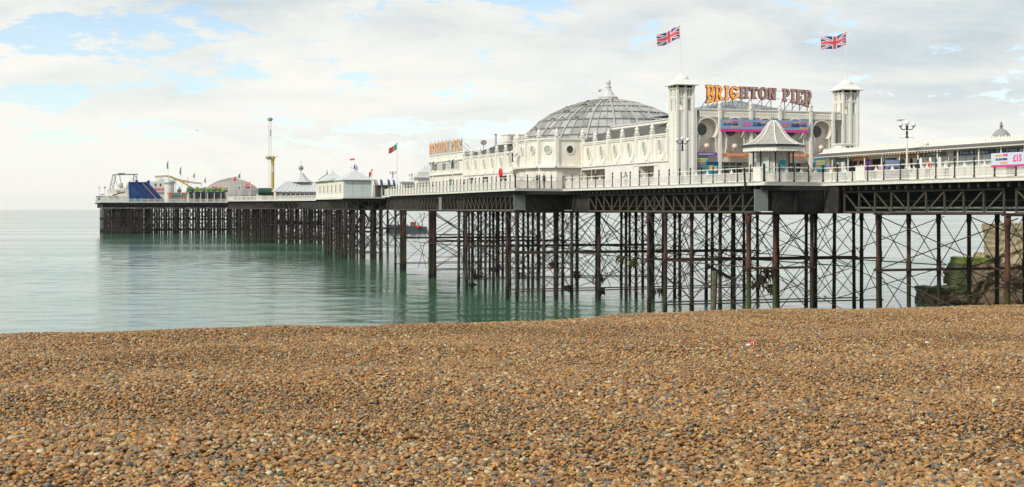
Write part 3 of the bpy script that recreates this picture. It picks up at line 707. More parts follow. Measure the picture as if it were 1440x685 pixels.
# cornice, ledge, lower wall with its openings
mb = MB()
for a, b in ((25.5, 50.2), (75, 99.2)):
    mb.box(-.16, .2, a-23, b-23, H1-.10, H1+.06, whiteb)
mb.build('cornice', PA)
mb = MB(); mb.box(-.55, .3, 25.2-23, 50-23, HL-.08, HL+.10, whiteb); mb.box(-.55, .3, 75-23, 98.6-23, HL-.08, HL+.10, whiteb); mb.build('ledge', PA)
openings = [(899, 920), (816, 851)]; 
def low_wall(sa, sb, ops):
    mb = MB(); cur = sa
    for a, b in ops+[(sb, sb)]:
        if a > cur: mb.box(-.45, -.25, cur-23, a-23, 0, HL-.12, clap)
        if b > a:
            mb.box(-.43, -.25, a-23, b-23, HL-.40, HL-.12, clap); mb.box(1.6, 1.7, a-23, b-23, 0, HL, creamwall)
            mb.box(-.45, 1.6, a-23-.08, a-23, 0, HL-.12, clap); mb.box(-.45, 1.6, b-23, b-23+.08, 0, HL-.12, clap); mb.box(-.2,1.6,a-23,b-23,HL-.14,HL-.1,creamwall)
        cur = b
    return mb.build('lower_wall', PA)
o1 = sorted((sT(px1, 3.1), sT(px0, 3.1)) for px0, px1 in openings)
low_wall(25.2, 50.2, [o1[0], (o1[1][0], min(o1[1][1], 49.6))])
low_wall(74.6, 99, [(77.5, 80.5), (86, 88.5), (93, 95)])
m = MB(); m.box(1.45, 1.6, o1[1][0]-23+.8, o1[1][0]-23+2.2, 0, 2.1, mat('orange_door', (.62,.20,.06), .5)); m.box(1.40, 1.45, o1[1][0]-23+1.05, o1[1][0]-23+1.95, .3, 1.85, glassl); m.build('door', PA)
for ss in (27.5, 33, 45):
    m = MB(); m.box(-.5, -.45, ss-23, ss-23+.06, .1, 2.3, creamwall); m.box(-.5,-.45,ss-23+1.3,ss-23+1.36,.1,2.3,creamwall); m.box(-.5,-.45,ss-23+.06,ss-23+1.3,2.24,2.3,creamwall); m.build('door_frame', PA)
# roof: lead slopes with rolls, clerestory
def slope(sa, sb, xa, za, xb, zb_, nrib, name='lead_roof'):
    mb = MB(); mb.plate([(xa, sb-23, za), (xa, sa-23, za), (xb, sa-23, zb_), (xb, sb-23, zb_)], (0,0,-.12), lead)
    for i in range(nrib+1):
        y = sa-23+(sb-sa)*i/nrib; mb.bar((xa, y, za+.04), (xb, y, zb_+.04), .09, .09, darkrib)
    o = mb.build(name, PA); return o
slope(25, 56, .1, H1, 5.4, 7.3, 26); slope(72, 99, .1, H1, 5.4, 7.3, 22)
slope(25, 99, 20.1, H1, 14.8, 7.05, 40)
mb = MB(); mb.box(5.4, 5.6, 2, 32, 6.9, 7.66, whiteb); mb.box(5.2, 15.0, 2, 76, 7.0, 7.3, leadw); mb.box(5.25, 5.75, 2, 32, 7.66, 7.74, whiteb); mb.box(5.4,5.6,50,76,6.9,7.4,whiteb); mb.build('clerestory', PA)
mb = MB(); mb.box(20, 20.2, 2, 76, 0, H1, white); mb.build('east_wall', PA)
# bay bulging towards the railing, under the dome
BP = [(50.1,3.4),(50.1,.15),(51.6,-1.5),(54.1,-2.2),(57.6,-2.0),(61,-1.0),(66,.4),(72,2.4),(74.9,3.4)]
HB = 5.95
for k in range(len(BP)-1):
    (sa, ta), (sb, tb) = BP[k], BP[k+1]; xa, ya = Lp(sa, ta); xb, yb = Lp(sb, tb)
    d = Vector((xb-xa, yb-ya, 0)); L_ = d.length; d.normalize(); nn = Vector((-d.y, d.x, 0)); nn = -nn if nn.x > 0 and abs(d.x) < .9 else nn
    if k == 0: nn = Vector((0, -1, 0))
    m = MB(); m.plate([(xa,ya,HL+.1),(xb,yb,HL+.1),(xb,yb,HB),(xa,ya,HB)], -nn*.18, white)
    A = Vector((xa, ya, 0)); B = Vector((xb, yb, 0))
    def strip(z0, z1, off, i0=0.0, mm=whiteb, mbx=m):
        P = [A+d*i0, B-d*i0]; mbx.add([(P[0].x,P[0].y,z0),(P[1].x,P[1].y,z0),(P[1].x+nn.x*off,P[1].y+nn.y*off,z0),(P[0].x+nn.x*off,P[0].y+nn.y*off,z0),
            (P[0].x,P[0].y,z1),(P[1].x,P[1].y,z1),(P[1].x+nn.x*off,P[1].y+nn.y*off,z1),(P[0].x+nn.x*off,P[0].y+nn.y*off,z1)], [(0,1,2,3),(7,6,5,4),(0,4,5,1),(1,5,6,2),(2,6,7,3),(3,7,4,0)], mm)
    strip(HB-.12, HB+.04, .16); strip(HB-.30, HB-.22, .06, .2)
    m.build('bay_wall', PA)
    mid = (A+B)/2
    if L_ > 1.6: oval_window(mid.x+nn.x*.03, mid.y+nn.y*.03, HL+2.05, math.atan2(nn.y, nn.x), rx=.42, rz=.45, glass=glassd if k == 0 else glassl)
    l = MB()
    A2 = A*1; 
    P = [A+nn*.02, B+nn*.02]; l.plate([(P[0].x,P[0].y,0),(P[1].x,P[1].y,0),(P[1].x,P[1].y,HL-.1),(P[0].x,P[0].y,HL-.1)], -nn*.12, white if k else creamwall)
    strip(HL-.10, HL+.10, .5, mbx=l); 
    for f in (.33, .66): q = A+d*L_*f+nn*.04; l.box(q.x-.03, q.x+.03, q.y-.03, q.y+.03, .05, HL-.12, whiteb)
    l.build('bay_lower_wall', PA)
for k, (sa, ta) in enumerate(BP):
    x, y = Lp(sa, ta); p = MB(); p.box(x-.2, x+.2, y-.2, y+.2, HL+.1, HB+.2, whiteb); p.box(x-.27, x+.27, y-.27, y+.27, HB+.2, HB+.3, whiteb); p.lathe([(r*1.2, z*1.15) for r, z in FIN], whiteb, (x, y, HB+.3), 8); p.build('pilaster', PA)
# dome
def make_dome():
    cx, cy = Lp(64, 12.4); prof = [(11.9, 5.2), (11.4, 6.0), (10.85, 6.75), (10.05, 7.7), (9.0, 8.75), (7.5, 9.75), (5.8, 10.55), (3.9, 11.2), (2.0, 11.62), (1.0, 11.72)]
    n = 60; mb = MB(); vs = []; rnd = random.Random(4)
    for k in range(len(prof)-1):
        for i in range(n):
            a0, a1 = 2*PI*i/n, 2*PI*(i+1)/n; (r0, z0), (r1, z1) = prof[k], prof[k+1]
            mb.add([(cx+r0*math.cos(a0),cy+r0*math.sin(a0),z0),(cx+r0*math.cos(a1),cy+r0*math.sin(a1),z0),(cx+r1*math.cos(a1),cy+r1*math.sin(a1),z1),(cx+r1*math.cos(a0),cy+r1*math.sin(a0),z1)], [(0,1,2,3)], rnd.choice((leadl, leadl, lead, leadl)))
    d = mb.build('dome', PA)
    rb = MB()
    for i in range(n):
        a = 2*PI*i/n; big = i % 3 == 0
        for k in range(len(prof)-1):
            if not big and k > 6: continue
            (r0, z0), (r1, z1) = prof[k], prof[k+1]; w = .19 if big else .10
            rb.bar((cx+(r0+.03)*math.cos(a), cy+(r0+.03)*math.sin(a), z0+.04), (cx+(r1+.03)*math.cos(a), cy+(r1+.03)*math.sin(a), z1+.04), w, w, rib if big else leadl)
    rb.build('dome_ribs', d)
    for k in range(1, len(prof)-1):
        r, z = prof[k]; hb = MB()
        for i in range(n):
            a0, a1 = 2*PI*i/n, 2*PI*(i+1)/n; hb.bar((cx+(r+.05)*math.cos(a0), cy+(r+.05)*math.sin(a0), z+.05), (cx+(r+.05)*math.cos(a1), cy+(r+.05)*math.sin(a1), z+.05), .14, .13, darkrib)
        hb.build('dome_ring', d)
    c = MB(); c.lathe([(1.55,11.45),(1.6,11.6),(1.25,11.75),(1.2,12.0),(1.3,12.06),(.8,12.35),(.6,12.7),(.42,12.9),(.34,13.3),(.42,13.42),(.24,13.6),(.30,13.85),(.33,14.05),(.2,14.3),(.05,14.42)], leadw, (cx, cy, 0), 12)
    c.build('dome_finial', d)
make_dome()
# twin towers
def tower(tc):
    x0 = tc-3.5; y0 = 1.0       # centre, 2 m square; front face at s = 23
    b = MB(); w = .86
    b.box(x0-w, x0+w, y0-w, y0+w, 0, 7.55, clap)
    for sx in (-1, 1):
        for sy in (-1, 1): b.box(x0+sx*.87-.11, x0+sx*.87+.11, y0+sy*.87-.11, y0+sy*.87+.11, 0, 9.7, whiteb)
    for q in (0,):
        b.box(x0-.12, x0+.12, y0-w-.1, y0+w+.1, 0, 9.7, whiteb); b.box(x0-w-.1, x0+w+.1, y0-.12, y0+.12, 0, 9.7, whiteb)
    o = b.build('tower', PA)
    lt = MB()
    for z0, z1 in ((8.85, 9.0), (9.66, 9.75), (7.55, 7.6)):
        lt.box(x0-w-.02, x0+w+.02, y0-w-.02, y0+w+.02, z0, z1, whiteb) if z0 < 8 else None
        for (ax, ay, bx, by) in ((-w,-w,w,-w),(-w,w,w,w),(-w,-w,-w,w),(w,-w,w,w)):
            if z0 > 8: lt.bar((x0+ax,y0+ay,(z0+z1)/2),(x0+bx,y0+by,(z0+z1)/2),.08,z1-z0,whiteb)
    # arched openings: jambs and heads between ribs
    for side in range(4):
        M4 = Matrix.Translation((x0, y0, 0)) @ Matrix.Rotation(side*PI/2, 4, 'Z')
        def bx(x_0, x_1, z0, z1, yy=-w, th=.08):
            P = [M4 @ Vector(p) for p in ((x_0,yy,z0),(x_1,yy,z0),(x_1,yy+th,z0),(x_0,yy+th,z0),(x_0,yy,z1),(x_1,yy,z1),(x_1,yy+th,z1),(x_0,yy+th,z1))]
            lt.add(P, [(0,3,2,1),(4,5,6,7),(0,1,5,4),(1,2,6,5),(2,3,7,6),(3,0,4,7)], whiteb)
        for c0 in (-.46, .46):
            bx(c0-.36, c0-.21, 7.6, 8.85); bx(c0+.21, c0+.36, 7.6, 8.85)
            for k in range(8):       # arch head as a stepped spandrel
                xa = -.21+.42*k/8; xm = xa+.026; h = math.sqrt(max(0, .21**2-xm**2)); bx(c0+xa, c0+xa+.0525, 8.55+h, 8.85)
            for q in (-.30, 0, .30): bx(c0+q-.05, c0+q+.05, 9.0, 9.66)
    lt.build('belfry_screen', o)
    c = MB(); c.box(x0-1.02, x0+1.02, y0-1.02, y0+1.02, 9.75, 9.82, whiteb)
    for sx in (-1,0,1):
        for sy in (-1,0,1):
            if sx or sy: c.ball((x0+sx*.92, y0+sy*.92, 9.93), .14, cream, 8)
    c.box(x0-.8, x0+.8, y0-.8, y0+.8, 9.8, 10.1, girdi); c.build('bracket_course', o)
    r = MB(); n = 4
    pr = [(1.34,10.08),(1.34,10.17),(1.2,10.24),(1.0,10.36),(.82,10.56),(.72,10.68)]
    def sqr(q, z): return [(x0-q,y0-q,z),(x0+q,y0-q,z),(x0+q,y0+q,z),(x0-q,y0+q,z)]
    vs = []; 
    for q, z in pr: vs += sqr(q, z)
    fs = [(3,2,1,0), tuple(4*(len(pr)-1)+i for i in range(4))]
    for k in range(len(pr)-1): fs += [(4*k+i, 4*k+(i+1)%4, 4*k+4+(i+1)%4, 4*k+4+i) for i in range(4)]
    r.add(vs, fs, whiteb); r.lathe([(.74,10.66),(.72,10.84),(.58,11.02),(.36,11.17),(.12,11.24),(.10,11.42),(.04,11.46)], whiteb, (x0,y0,0), 16); r.build('tower_roof', o)
T1 = 3.85; T2 = 22.75
tower(T1); tower(T2)
# front wall between the towers
FL, FR = 2.0, 18.2           # local x span of the bays
def front():
    HF = 7.7
    bw = MB(); bw.box(FL, FR, 1.2, 1.4, 2.5, HF, creamwall); bw.box(FL, FR, .3, 1.2, HF-.1, HF+.02, whiteb); bw.box(FL, FR, 1.9, 2.0, 0, 2.5, creamwall); bw.box(FL,FR,1.4,2.0,2.45,2.55,creamwall)
    bw.build('back_wall', PA)
    pp = MB(); pp.box(FL, FR, .26, .42, 6.95, HF, cream); pp.box(FL-.1, FR+.1, .18, .5, HF, HF+.10, whiteb)
    for i in range(64):
        x = FL+(FR-FL)*(i+.5)/64; pp.box(x-.02, x+.02, .235, .26, 7.0, 7.5, whiteb); pp.ball((x, .25, 7.42), .06, whiteb, 6)
    pp.build('parapet', PA)
    pxs = [977.5, 1012.4, 1056, 1097, 1140, 1171.5]; X = [tS(p, 23.2)-3.5 for p in pxs]
    for i, x in enumerate(X):
        p = MB(); p.box(x-.14, x+.14, .08, .40, 0, HF+.1, whiteb); 
        if 0 < i < 5: p.box(x-.2, x+.2, .04, .44, HF+.1, HF+.2, whiteb); p.lathe([(r*.85, z) for r, z in FIN], whiteb, (x, .24, HF+.2), 8)
        p.build('pilaster', PA)
    for i in range(5):
        xa, xb = X[i]+.14, X[i+1]-.14; cx = (xa+xb)/2; zc = 5.75; rr = min(1.22, (xb-xa)/2-.07); neck = 4.6
        lt = MB(); c = .13; z = 2.75; nz = int((6.95-2.75)/c); nx = max(1, int((xb-xa)/c)); cxw = (xb-xa)/nx
        def inside(x, z):
            if (x-cx)**2+(z-zc)**2 < rr**2: return True
            if z < neck+.6:
                # throat then flare
                hw = rr*.80 if z > 3.9 else rr*.80+(3.9-z)*.35
                return abs(x-cx) < min(hw, (xb-xa)/2-.12)
            return False
        for a in range(nx+1):
            x = xa+a*cxw; run = None
            for b in range(nz+1):
                zz = z+b*c; ins = inside(x, zz)
                if not ins and run is None: run = zz
                if (ins or b == nz) and run is not None:
                    if zz-run > .05: lt.box(x-.016, x+.016, .30, .34, run, zz, cream)
                    run = None
        for b in range(nz+1):
            zz = z+b*c; run = None
            for a in range(nx+1):
                x = xa+a*cxw; ins = inside(x, zz)
                if not ins and run is None: run = x
                if (ins or a == nx) and run is not None:
                    if x-run > .05: lt.box(run, x, .335, .365, zz-.016, zz+.016, cream)
                    run = None
        n = 26; a0, a1 = R(-42), R(222)
        arc = [(cx+rr*math.cos(a0+(a1-a0)*k/n), zc+rr*math.sin(a0+(a1-a0)*k/n)) for k in range(n+1)]
        for k in range(n): lt.bar((arc[k][0], .26, arc[k][1]), (arc[k+1][0], .26, arc[k+1][1]), .10, .12, whiteb, up=(0,1,0))
        for sg, (ex, ez) in ((1, arc[0]), (-1, arc[-1])):
            pth = [(ex, ez), (cx+sg*rr*.84, 4.45), (cx+sg*rr*.80, 4.0), (cx+sg*rr*.97, 3.3), (cx+sg*((xb-xa)/2-.06), 2.9)]
            for k in range(4): lt.bar((pth[k][0], .26, pth[k][1]), (pth[k+1][0], .26, pth[k+1][1]), .10, .10, whiteb, up=(0,1,0))
        # recess soffit ring
        for k in range(n): 
            (xa_, za_), (xb_, zb_) = arc[k], arc[k+1]
            lt.add([(xa_,.30,za_),(xb_,.30,zb_),(xb_,1.2,zb_),(xa_,1.2,za_)], [(0,1,2,3)], creamwall)
        lt.build('lattice_screen', PA)
        wx = cx-.25*(1 if i == 0 else .5)
        wn = MB(); vs = []; N_ = 24; rw = .62
        for q, yy in ((1.12, 1.2), (1.12, 1.08), (1, 1.08), (1, 1.2)): vs += [(wx+rw*q*math.cos(2*PI*j/N_), yy, zc+rw*q*math.sin(2*PI*j/N_)) for j in range(N_)]
        fs = []
        for q in range(3): fs += [(q*N_+j, q*N_+(j+1)%N_, (q+1)*N_+(j+1)%N_, (q+1)*N_+j) for j in range(N_)]
        wn.add(vs, fs, cream); w_ = wn.build('round_window', PA)
        g = MB(); g.plate([(wx+rw*math.cos(2*PI*j/N_), 1.17, zc+rw*math.sin(2*PI*j/N_)) for j in range(N_)], (0,.02,0), glassd); g.build('pane', w_)
        lm = MB(); lm.ball((cx, .35, 4.05), .30, pink, 12); lm.tube((cx, .4, 3.8), (cx-.1, 1.2, 3.35), .12, cream, 8, .05); lm.build('globe_light', PA)
        # ground-floor opening
        ops = MB()
        if i in (1, 3):
            ops.box(xa, xb, 1.88, 1.9, 0, 2.5, glassd)
            for q in (.0, .32, .55, .78, 1.0): xx = xa+(xb-xa)*q; ops.box(xx-.05, xx+.05, 1.80, 1.88, 0, 2.5, whiteb)
            ops.box(xa, xb, 1.80, 1.88, 2.05, 2.15, whiteb)
        else:
            ops.box(xa+.1, xb-.1, .55, .65, 0, 2.55, creamwall)
        ops.build('entrance_front', PA)
    hr = MB()
    ap = Lp(31, 14.2); e = [(2.6, 3.0), (16.0, 3.0), (16.0, 14), (2.6, 14)]
    hr.add([(x,y,7.7) for x,y in e]+[(ap[0]-1.2, ap[1]-1, 9.3), (ap[0]-1.2, ap[1]+3, 9.3)], [(0,1,4),(1,2,5,4),(2,3,5),(3,0,4,5)], lead)
    hr.build('hip_roof', PA)
front()
# signs on the front wall: each a thing
def board(name, label, cat, px0, px1, py0, py1, s, m, extra=None, thick=.06, group=None):
    t0, t1 = tS(px0, s), tS(px1, s); tm = (t0+t1)/2; z1 = zP(py0, s, tm); z0 = zP(py1, s, tm)
    root = pier_thing(name, label, cat, s, tm, DECK+z0, group)
    w = (t1-t0)/2; h = z1-z0
    MB().box(-w, w, 0, thick, 0, h, m).build('panel', root)
    return root, w, h
def banner_art(root, w, h, x0, sc=1.0, off=-.02, W_=FRONT):
    # repeated artwork: orange and pink lines round the words
    f = .9*sc
    def rect(xc, zc, ww, hh, m, k=1):
        MB().box(xc-ww/2, xc+ww/2, -.014*k, 0, zc-hh/2, zc+hh/2, m).build('printed_block', root)
    rect(x0-.30*f, h*.79, .85*f, .14*f, texto); rect(x0+.55*f, h*.36, .9*f, .15*f, texto)
    text('RIDES', .22*f, textp, (x0+.55*f, off, h*.80), W_, root, bold=.008)
    text('ALL DAY RIDES', .26*f, textn, (x0, off, h*.58), W_, root, bold=.01)
broot, bw_, bh_ = board('banner', 'long blue banner with a magenta hem hung across the front between the towers', 'banner', 1013.5, 1137.5, 168.5, 186, 22.9, bannerb)
MB().box(-bw_, bw_, -.01, 0, 0, bh_*.22, magenta).build('hem', broot)
for q in (-.78, .0, .78): banner_art(broot, bw_, bh_, q*bw_, 1.05)
for q in (-.42, .45):
    text('£15', .62, textp, (q*bw_, -.02, bh_*.60), FRONT, broot, bold=.02); text('ALL DAY\nALL RIDES', .22, textn, (q*bw_+1.15, -.02, bh_*.62), FRONT, broot, bold=.008)
# small shop signs
def fascia_sign(label, px0, px1, py0, py1, s, m, words, wm=textw, size=.26, ends=None, cat='sign'):
    root, w, h = board('sign', label, cat, px0, px1, py0, py1, s, m)
    if words: text(words, size, wm, (0, -.012, h/2), FRONT, root, width=w*1.45)
    if ends:
        for sg in (-1, 1): MB().box(sg*w*.86-.09, sg*w*.86+.09, -.012, 0, h*.2, h*.85, ends).build('printed_fruit', root)
    return root
fascia_sign('purple sign on the wall just right of the left tower', 977.5, 1009, 214.5, 219.5, 23.2, purple, 'PALACE AMUSEMENTS', size=.22)
fascia_sign('orange sign over the dark entrance left of the bell-roofed shelter', 1017, 1052.5, 215.5, 220.8, 23.2, orange, 'WELCOME TO THE PIER', size=.2, ends=limegreen)
fascia_sign('orange sign over the entrance right of the bell-roofed shelter', 1112, 1137, 216.5, 221.5, 23.2, orange, 'WELCOME TO THE PIER', size=.2, ends=limegreen)
fascia_sign('purple sign beside the foot of the right tower', 1144, 1166, 217.5, 222.5, 23.2, purple, 'PALACE', size=.22)
def posterboard(label, px0, px1, py0, py1, s, base, blocks):
    root, w, h = board('poster', label, 'poster', px0, px1, py0, py1, s, base)
    for (x, z, ww, hh, m) in blocks:
        MB().box((x-ww/2)*2*w-w, (x+ww/2)*2*w-w, -.012, 0, (z-hh/2)*h, (z+hh/2)*h, m).build('printed_block', root)
    return root
yel = mat('print_yellow', (.80, .62, .06), .5, var=.04); pinkp = mat('print_pink', (.72, .18, .42), .5, var=.04)
posterboard('blue and yellow poster under the purple sign by the left tower', 978, 996, 219.8, 238, 23.3, teal, [(.5,.80,.9,.12,yel),(.5,.62,.75,.10,yel),(.5,.45,.6,.1,pinkp),(.25,.2,.25,.2,redflag),(.7,.2,.4,.22,limegreen)])
posterboard('teal hoarding with a pale figure below the yellow poster', 993, 1010.5, 227, 250, 22.4, teal, [(.5,.88,.95,.2,navy),(.4,.6,.3,.3,yel),(.7,.55,.3,.3,glassg)])
posterboard('blue and yellow poster at the right end of the front wall', 1146, 1162, 222.8, 240, 23.2, teal, [(.5,.75,.85,.14,yel),(.5,.55,.75,.12,yel),(.3,.3,.4,.2,pinkp)])

# ------------------------------------------------------------------ big lettered signs
def letter_strokes(ch):
    # polygons in a unit cell (width 0..1, height 0..1)
    out = []
    def bx(x0, x1, z0, z1): out.append([(x0,z0),(x1,z0),(x1,z1),(x0,z1)])
    def arc(cx, cz, rx, rz, tx, tz, a0, a1, n=10):
        for k in range(n):
            p, q = R(a0+(a1-a0)*k/n), R(a0+(a1-a0)*(k+1)/n)
            out.append([(cx+rx*math.cos(p),cz+rz*math.sin(p)),(cx+rx*math.cos(q),cz+rz*math.sin(q)),(cx+(rx-tx)*math.cos(q),cz+(rz-tz)*math.sin(q)),(cx+(rx-tx)*math.cos(p),cz+(rz-tz)*math.sin(p))])
    def slab(p, q, w): out.append([(p[0]-w/2,p[1]),(p[0]+w/2,p[1]),(q[0]+w/2,q[1]),(q[0]-w/2,q[1])])
    if ch == 'B': bx(.12,.36,0,1); bx(.0,.5,.0,.13); bx(0,.5,.87,1); bx(.36,.55,.46,.58); arc(.5,.735,.40,.265,.23,.13,-90,90); arc(.5,.27,.48,.27,.24,.13,-90,90)
    if ch == 'R': bx(.12,.36,0,1); bx(0,.46,0,.12); bx(0,.5,.87,1); bx(.36,.5,.44,.57); arc(.48,.72,.42,.28,.23,.13,-90,90); slab((.86,0),(.52,.5),.24); bx(.7,1,0,.12)
    if ch == 'I': bx(.3,.7,0,1); bx(.08,.92,0,.13); bx(.08,.92,.87,1)
    if ch == 'G': arc(.52,.5,.5,.5,.24,.14,50,330,16); bx(.74,1,.08,.46); bx(.56,1,.36,.48); bx(.8,.96,.70,.95)
    if ch == 'H': bx(.08,.33,0,1); bx(.67,.92,0,1); bx(.3,.7,.43,.57); bx(0,.42,0,.12); bx(0,.42,.88,1); bx(.58,1,0,.12); bx(.58,1,.88,1)
    if ch == 'T': bx(.36,.64,0,1); bx(0,1,.87,1); bx(0,.14,.70,1); bx(.86,1,.70,1); bx(.22,.78,0,.12)
    if ch == 'O': arc(.5,.5,.5,.5,.25,.14,0,360,20)
    if ch == 'N': bx(.08,.27,0,1); bx(.73,.92,0,1); slab((.80,0),(.20,1),.24); bx(0,.38,.88,1); bx(0,.38,0,.12); bx(.62,1,.88,1)
    if ch == 'P': bx(.12,.37,0,1); bx(0,.5,0,.12); bx(0,.5,.87,1); bx(.36,.5,.40,.53); arc(.48,.70,.46,.30,.24,.13,-90,90)
    if ch == 'E': bx(.12,.37,0,1); bx(0,.95,0,.13); bx(0,.95,.87,1); bx(.36,.72,.44,.57); bx(.82,.96,0,.30); bx(.82,.96,.72,1)
    return out
def grow(poly, d):
    c = Vector((sum(p[0] for p in poly)/len(poly), sum(p[1] for p in poly)/len(poly)))
    r = []
    for i in range(len(poly)):
        a, b, c_ = Vector(poly[i-1]), Vector(poly[i]), Vector(poly[(i+1) % len(poly)])
        e1 = (b-a); e2 = (c_-b)
        if e1.length < 1e-6 or e2.length < 1e-6: r.append(tuple(b)); continue
        n1 = Vector((e1.y, -e1.x)).normalized(); n2 = Vector((e2.y, -e2.x)).normalized()
        if n1.dot(b-c) < 0: n1 = -n1
        if n2.dot(b-c) < 0: n2 = -n2
        m = n1+n2; 
        if m.length < .2: m = n1
        m = m.normalized()/max(.6, m.normalized().dot(n1)); r.append((b.x+m.x*d, b.y+m.y*d))
    return r
def make_letter(ch, P, yfun, parent, face, rim, g=.07, depth=.22):
    # P: four corners (x, z): bottom-left, bottom-right, top-right, top-left in sign plane; yfun maps (x,z,d)->local xyz
    def mp(u, v):
        bl, br, tr, tl = P
        return ((bl[0]*(1-u)+br[0]*u)*(1-v)+(tl[0]*(1-u)+tr[0]*u)*v, (bl[1]*(1-u)+br[1]*u)*(1-v)+(tl[1]*(1-u)+tr[1]*u)*v)
    W_ = abs(P[1][0]-P[0][0])
    b = MB(); f = MB()
    for k, pl in enumerate(letter_strokes(ch)):
        q = [mp(*p) for p in pl]
        qb = grow(q, g*.55); qf = grow(q, -g*.10)
        zz = .0004*(k % 7)
        b.plate([yfun(x, z, 0-zz) for x, z in qb], Vector(yfun(0,0,depth))-Vector(yfun(0,0,0)), rim)
        f.plate([yfun(x, z, -.05-zz) for x, z in qf], Vector(yfun(0,0,.05))-Vector(yfun(0,0,0)), face)
    o = b.build('letter', parent); f.build('letter_face', o); return o
def main_sign():
    s = 23.4; root = pier_thing('lettered_sign', 'huge BRIGHTON PIER letters, orange then grey, standing on the front parapet', 'sign', s, 13, DECK+7.8)
    Ls = [('B',993.5,1005,119.6,119.9,145,143.4),('R',1005.8,1016.2,120.3,120.8,142.6,141),('I',1019,1025.6,121,121.3,140.8,140),('G',1026.6,1038.3,121.5,122,139.8,138.6),
          ('H',1041,1052.6,122.2,122.6,138.6,138.4),('T',1054.6,1066,122.8,123.2,138.6,138.7),('O',1067.4,1079.8,122.7,123.4,139.6,139.8),('N',1081,1091.6,124,124.4,139.6,140.4),
          ('P',1101.2,1111.2,125,125.6,142,143.2),('I',1112.6,1118.6,125.6,126,144,145),('E',1120.2,1130,126.2,126.8,146,147.8),('R',1131.6,1142.2,127,127.6,148.6,152)]
    yf = lambda x, z, d: (x, d, z)
    for i, (ch, x0, x1, yl, yr, bl, br) in enumerate(Ls):
        a, b = tS(x0, s)-13, tS(x1, s)-13; zz = lambda py, t: zP(py, s, t+13)-7.8
        P = [(a, zz(bl, a)), (b, zz(br, b)), (b, zz(yr, b)), (a, zz(yl, a))]
        make_letter(ch, P, yf, root, orangel if i < 4 else signgrey, maroon, g=.085)
    fr = MB()
    for px in (997, 1010, 1022, 1032, 1045, 1058, 1073, 1086, 1105, 1116, 1126, 1137):
        x = tS(px, s)-13; zt = zP(128, s, x+13)-7.8
        fr.box(x-.035, x+.035, .24, .31, -.05, zt, steel); fr.bar((x, .3, zt*.62), (x-.05, 2.2, -.05), .05, .05, steel)
    for py in (126, 137): 
        xa, xb = tS(994, s)-13, tS(1142, s)-13; fr.bar((xa, .27, zP(py-1.5, s, 5)-7.8), (xb, .27, zP(py+4.5, s, 22)-7.8), .04, .04, steel)
    fr.build('support_frame', root)
main_sign()

# ------------------------------------------------------------------ two-storey end block with its own sign
def end_block():
    S0, S1 = 99.2, 119; root = pier_thing('end_block', 'square white two-storey end of the hall, beneath the pale orange lettered sign', 'building', S0, 3.5)
    L_ = S1-S0; m = MB(); m.box(0, 20, 0, L_, 0, 6.25, white); m.box(-.12, 20.1, -.1, L_+.15, 6.25, 6.4, whiteb); m.box(-.22, 0, 0, L_+.1, 5.1, 5.28, whiteb); m.box(-.3, 0, 0, L_+.1, 3.0, 3.14, whiteb); m.box(-.15,-.0,.1,L_-1,3.14,3.6,white); m.build('wall', root)
    k = 0
    for y in np.arange(3.5, L_-1.5, 2.45):
        w = MB(); w.box(-.08, .0, y-1.05, y+1.05, 3.7, 4.95, whiteb); o = w.build('window', root)
        g = MB()
        for q in (-.68, 0, .68): g.box(-.10, -.081, y+q-.29, y+q+.29, 3.8, 4.85, glassd if k % 2 else glassl)
        g.build('pane', o); k += 1
    for y in (2, 6.5, 11, 15.5):
        w = MB(); w.box(-.06, 0, y, y+1.5, .1, 2.3, greypanel if y == 6.5 else creamwall); w.build('door', root)
    # parapet sign along the west side
    sg = pier_thing('lettered_sign', 'faded orange and grey rooftop sign on the square white far end of the hall', 'sign', S0+9, 3.6, DECK+6.4)
    word = 'BRIGHTON PIER'; s_r, s_l = sT(648.3, 3.6), sT(603.3, 3.6)
    zt0, zb0 = zP(195.5, s_r, 3.6)-6.4, zP(211, s_r, 3.6)-6.4; zt1, zb1 = zP(202.8, s_l, 3.6)-6.4, zP(216.5, s_l, 3.6)-6.4
    n = len(word); yf = lambda x, z, d: (d, -x, z)
    tot = s_l-s_r
    for i, ch in enumerate(word):
        if ch == ' ': continue
        f0, f1 = i/n+.008, (i+1)/n-.008
        def at(f, v):
            s_ = s_l-tot*f; z = (zb1+(zb0-zb1)*f)*(1-v)+(zt1+(zt0-zt1)*f)*v
            return (-(s_-(S0+9)), z)
        mid = [at(f0,0), at(f1,0), at(f1,1), at(f0,1)]
        make_letter(ch, mid, yf, sg, mat('faded_orange', (.85,.45,.18), .5, dirt=(.50,.44,.38), scale=1.2), mat('pale_sign_rim', (.55,.52,.48), .6), g=.03, depth=.2)
    fr = MB()
    for f in np.linspace(.02, .98, 9):
        y = (s_l-tot*f)-(S0+9); fr.box(.22, .30, y-.04, y+.04, 0, 2.2, steel); fr.bar((.26, y, 1.7), (2.2, y, 0), .05, .05, steel)
    fr.box(.0, .2, -(S0+9)+s_r-.2, -(S0+9)+s_l+.2, .02, .12, steel); fr.build('support_frame', sg)
end_block()

